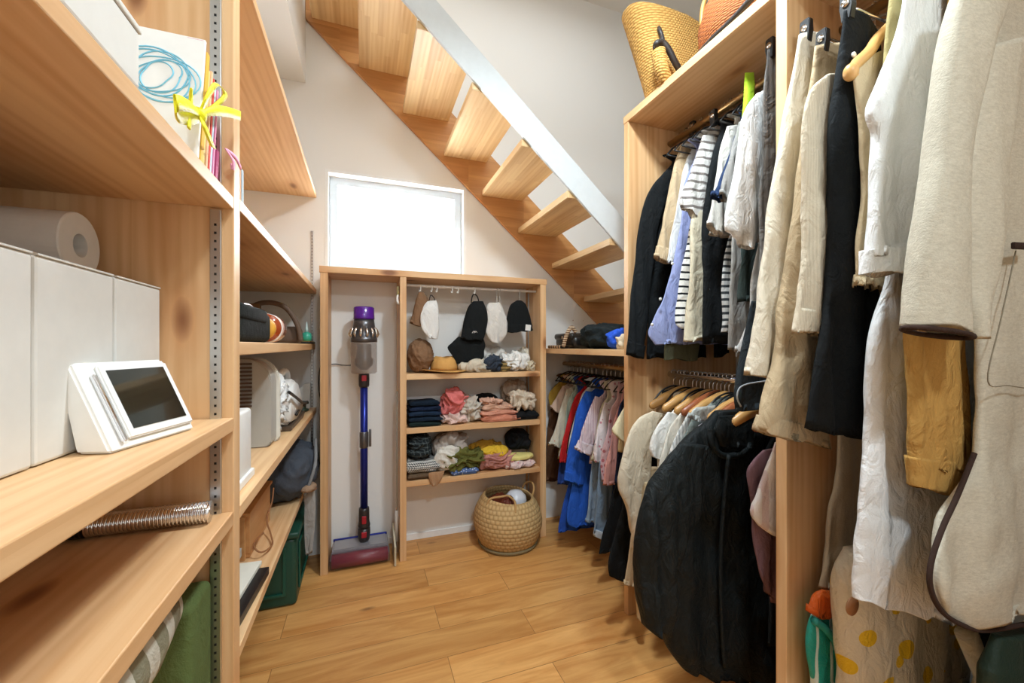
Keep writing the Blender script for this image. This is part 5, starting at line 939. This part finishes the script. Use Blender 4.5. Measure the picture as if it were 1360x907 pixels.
# ================================================================== ON TOP OF THE WARDROBE
zt = 2.0445
STW = weave('D8A95C', 'A8742F', 120, 'straw')
def bagloft(z0, rows, cx0, Yc0):
    bm = bmesh.new(); rings = []; n = 64
    for (z, cx, hw, hy) in rows:
        ring = []
        for k in range(n):
            a = 2*PI*k/n; u = math.copysign(abs(math.cos(a))**.8, math.cos(a)); v = math.copysign(abs(math.sin(a))**.8, math.sin(a))
            q = z/.29; zz = z0+z+(.030*u*u*q-.045*(u > 0)*u*q) if z > .05 else z0+z
            ring.append(bm.verts.new((cx+u*hw, Yc0+v*hy, zz)))
        rings.append(ring)
    for a, b in zip(rings, rings[1:]):
        for k in range(n): bm.faces.new((a[k], a[(k+1) % n], b[(k+1) % n], b[k]))
    bm.faces.new(rings[0][::-1]); bm.faces.new(rings[-1]); return bm
prof = []
for i in range(17):
    q = i/16; prof.append((.003+q*.275, 1.145-.030*q, .118+.085*q**1.1, .070+.018*q))
bag = bagloft(zt-.002, [(0.003, 1.145, .08, .045)]+prof+[(.283, 1.115, .196, .080), (.270, 1.118, .185, .072), (.06, 1.14, .12, .06)], 0, 1.275)
LE = plain('2A2320', .45, key='dark_leather')
def bp3(px, py, Y): return at(px, py, Y)
thing('straw_market_bag', 'honey straw market bag with dark leather handles on top of the wardrobe', 'bag', [('bag', bag, STW, True),
    ('handle', tube(bmesh.new(), curve([at(871, 66, 1.19), at(872, 58, 1.175), at(880, 57, 1.17), at(888, 66, 1.165), at(896, 82, 1.165), at(902, 92, 1.17)], 8), .011, 10), LE, True),
    ('handle_wrap', tube(bmesh.new(), curve([at(874, 68, 1.18), at(878, 90, 1.180), at(883, 106, 1.19)], 6), .025, 14), STW, True),
    ('handle', tube(bmesh.new(), curve([at(870, 33, 1.36), at(874, 36, 1.22), at(879, 48, 1.195), at(880, 55, 1.19)], 6), .008, 10), LE, True)])
WK = weave('B5642A', '6B3512', 150, 'wicker'); wc = (1.165, .965, zt)
wb_ = lathe(bmesh.new(), [(.02, .0), (.115, .0), (.135, .01), (.150, .05), (.152, .10), (.142, .15), (.137, .156), (.131, .150), (.140, .10), (.138, .05), (.12, .02), (.02, .018)], wc, 72)
for v in wb_.verts:
    a = math.atan2(v.co.y-wc[1], v.co.x-wc[0]); q = math.sin((v.co.z-zt)*420+(math.floor(a*10) % 2)*PI)*.0015; v.co.x += math.cos(a)*q; v.co.y += math.sin(a)*q
thing('wicker_basket', 'reddish brown round wicker basket with an arched handle on top of the wardrobe', 'basket', [('basket', wb_, WK, True),
    ('handle', tube(bmesh.new(), curve([(1.035, 1.035, zt+.10), (1.04, 1.03, zt+.17), (1.08, 1.01, zt+.26), (1.165, .965, zt+.31), (1.25, .92, zt+.26), (1.29, .90, zt+.17), (1.295, .895, zt+.10)], 8), .007, 10), plain('B98745', .5, key='cane'), True, None, [('handle_wrap', tube(bmesh.new(), curve([(1.06, 1.02, zt+.218), (1.08, 1.01, zt+.26), (1.165, .965, zt+.31), (1.25, .92, zt+.26), (1.27, .91, zt+.218)], 8), .0105, 10), LE, True)])])
one('leather_strap', 'dark leather strap lying along the front edge of the wardrobe top', 'strap', tube(bmesh.new(), curve([(1.030, 1.04, zt+.010), (1.022, .98, zt+.012), (1.018, .90, zt+.014), (1.02, .82, zt+.03), (1.03, .74, zt+.035), (1.06, .66, zt+.014)], 8), .009, 10), LE, True)
# ================================================================== LIGHT AND CAMERA
def area(name, loc, rot, size, e, col, shape='DISK', sy=None):
    l = bpy.data.lights.new(name, 'AREA'); l.shape = shape; l.size = size; l.energy = e; l.color = col
    if sy: l.size_y = sy
    o = bpy.data.objects.new(name, l); o.location = loc; o.rotation_euler = rot; COL.objects.link(o); return o
area('ceiling_lamp', (.62, .78, 2.455), (0, 0, 0), .18, 25, (.80, .925, 1))
area('ceiling_lamp_rear', (.30, -.75, 2.455), (0, 0, 0), .22, 24, (.80, .925, 1))
area('stairwell_daylight', (.7, 1.45, 3.36), (math.radians(-4), 0, 0), 1.6, 15, (.90, .96, 1), 'RECTANGLE', .9)
area('window_daylight', ((WX0+WX1)/2, YB+.135, (WZ0+WZ1)/2), (math.radians(-90), 0, 0), .66, 8, (.93, .97, 1), 'RECTANGLE', .5)
w = bpy.data.worlds.new('World'); sc.world = w; w.use_nodes = True
w.node_tree.nodes['Background'].inputs[0].default_value = (.93, .97, 1, 1); w.node_tree.nodes['Background'].inputs[1].default_value = 6.0
cam = bpy.data.cameras.new('camera'); cam.sensor_width = 36; cam.lens = 36*F/1360; cam.shift_y = 5.5/1360; cam.clip_start = .02
co = bpy.data.objects.new('camera', cam); co.location = (0, 0, CH); co.rotation_euler = (PI/2, 0, -YAW); COL.objects.link(co); sc.camera = co
sc.view_settings.view_transform = 'Standard'; sc.view_settings.look = 'None'; sc.view_settings.gamma = 1; sc.view_settings.exposure = .10
try: sc.view_settings.use_curve_mapping = False
except Exception: pass
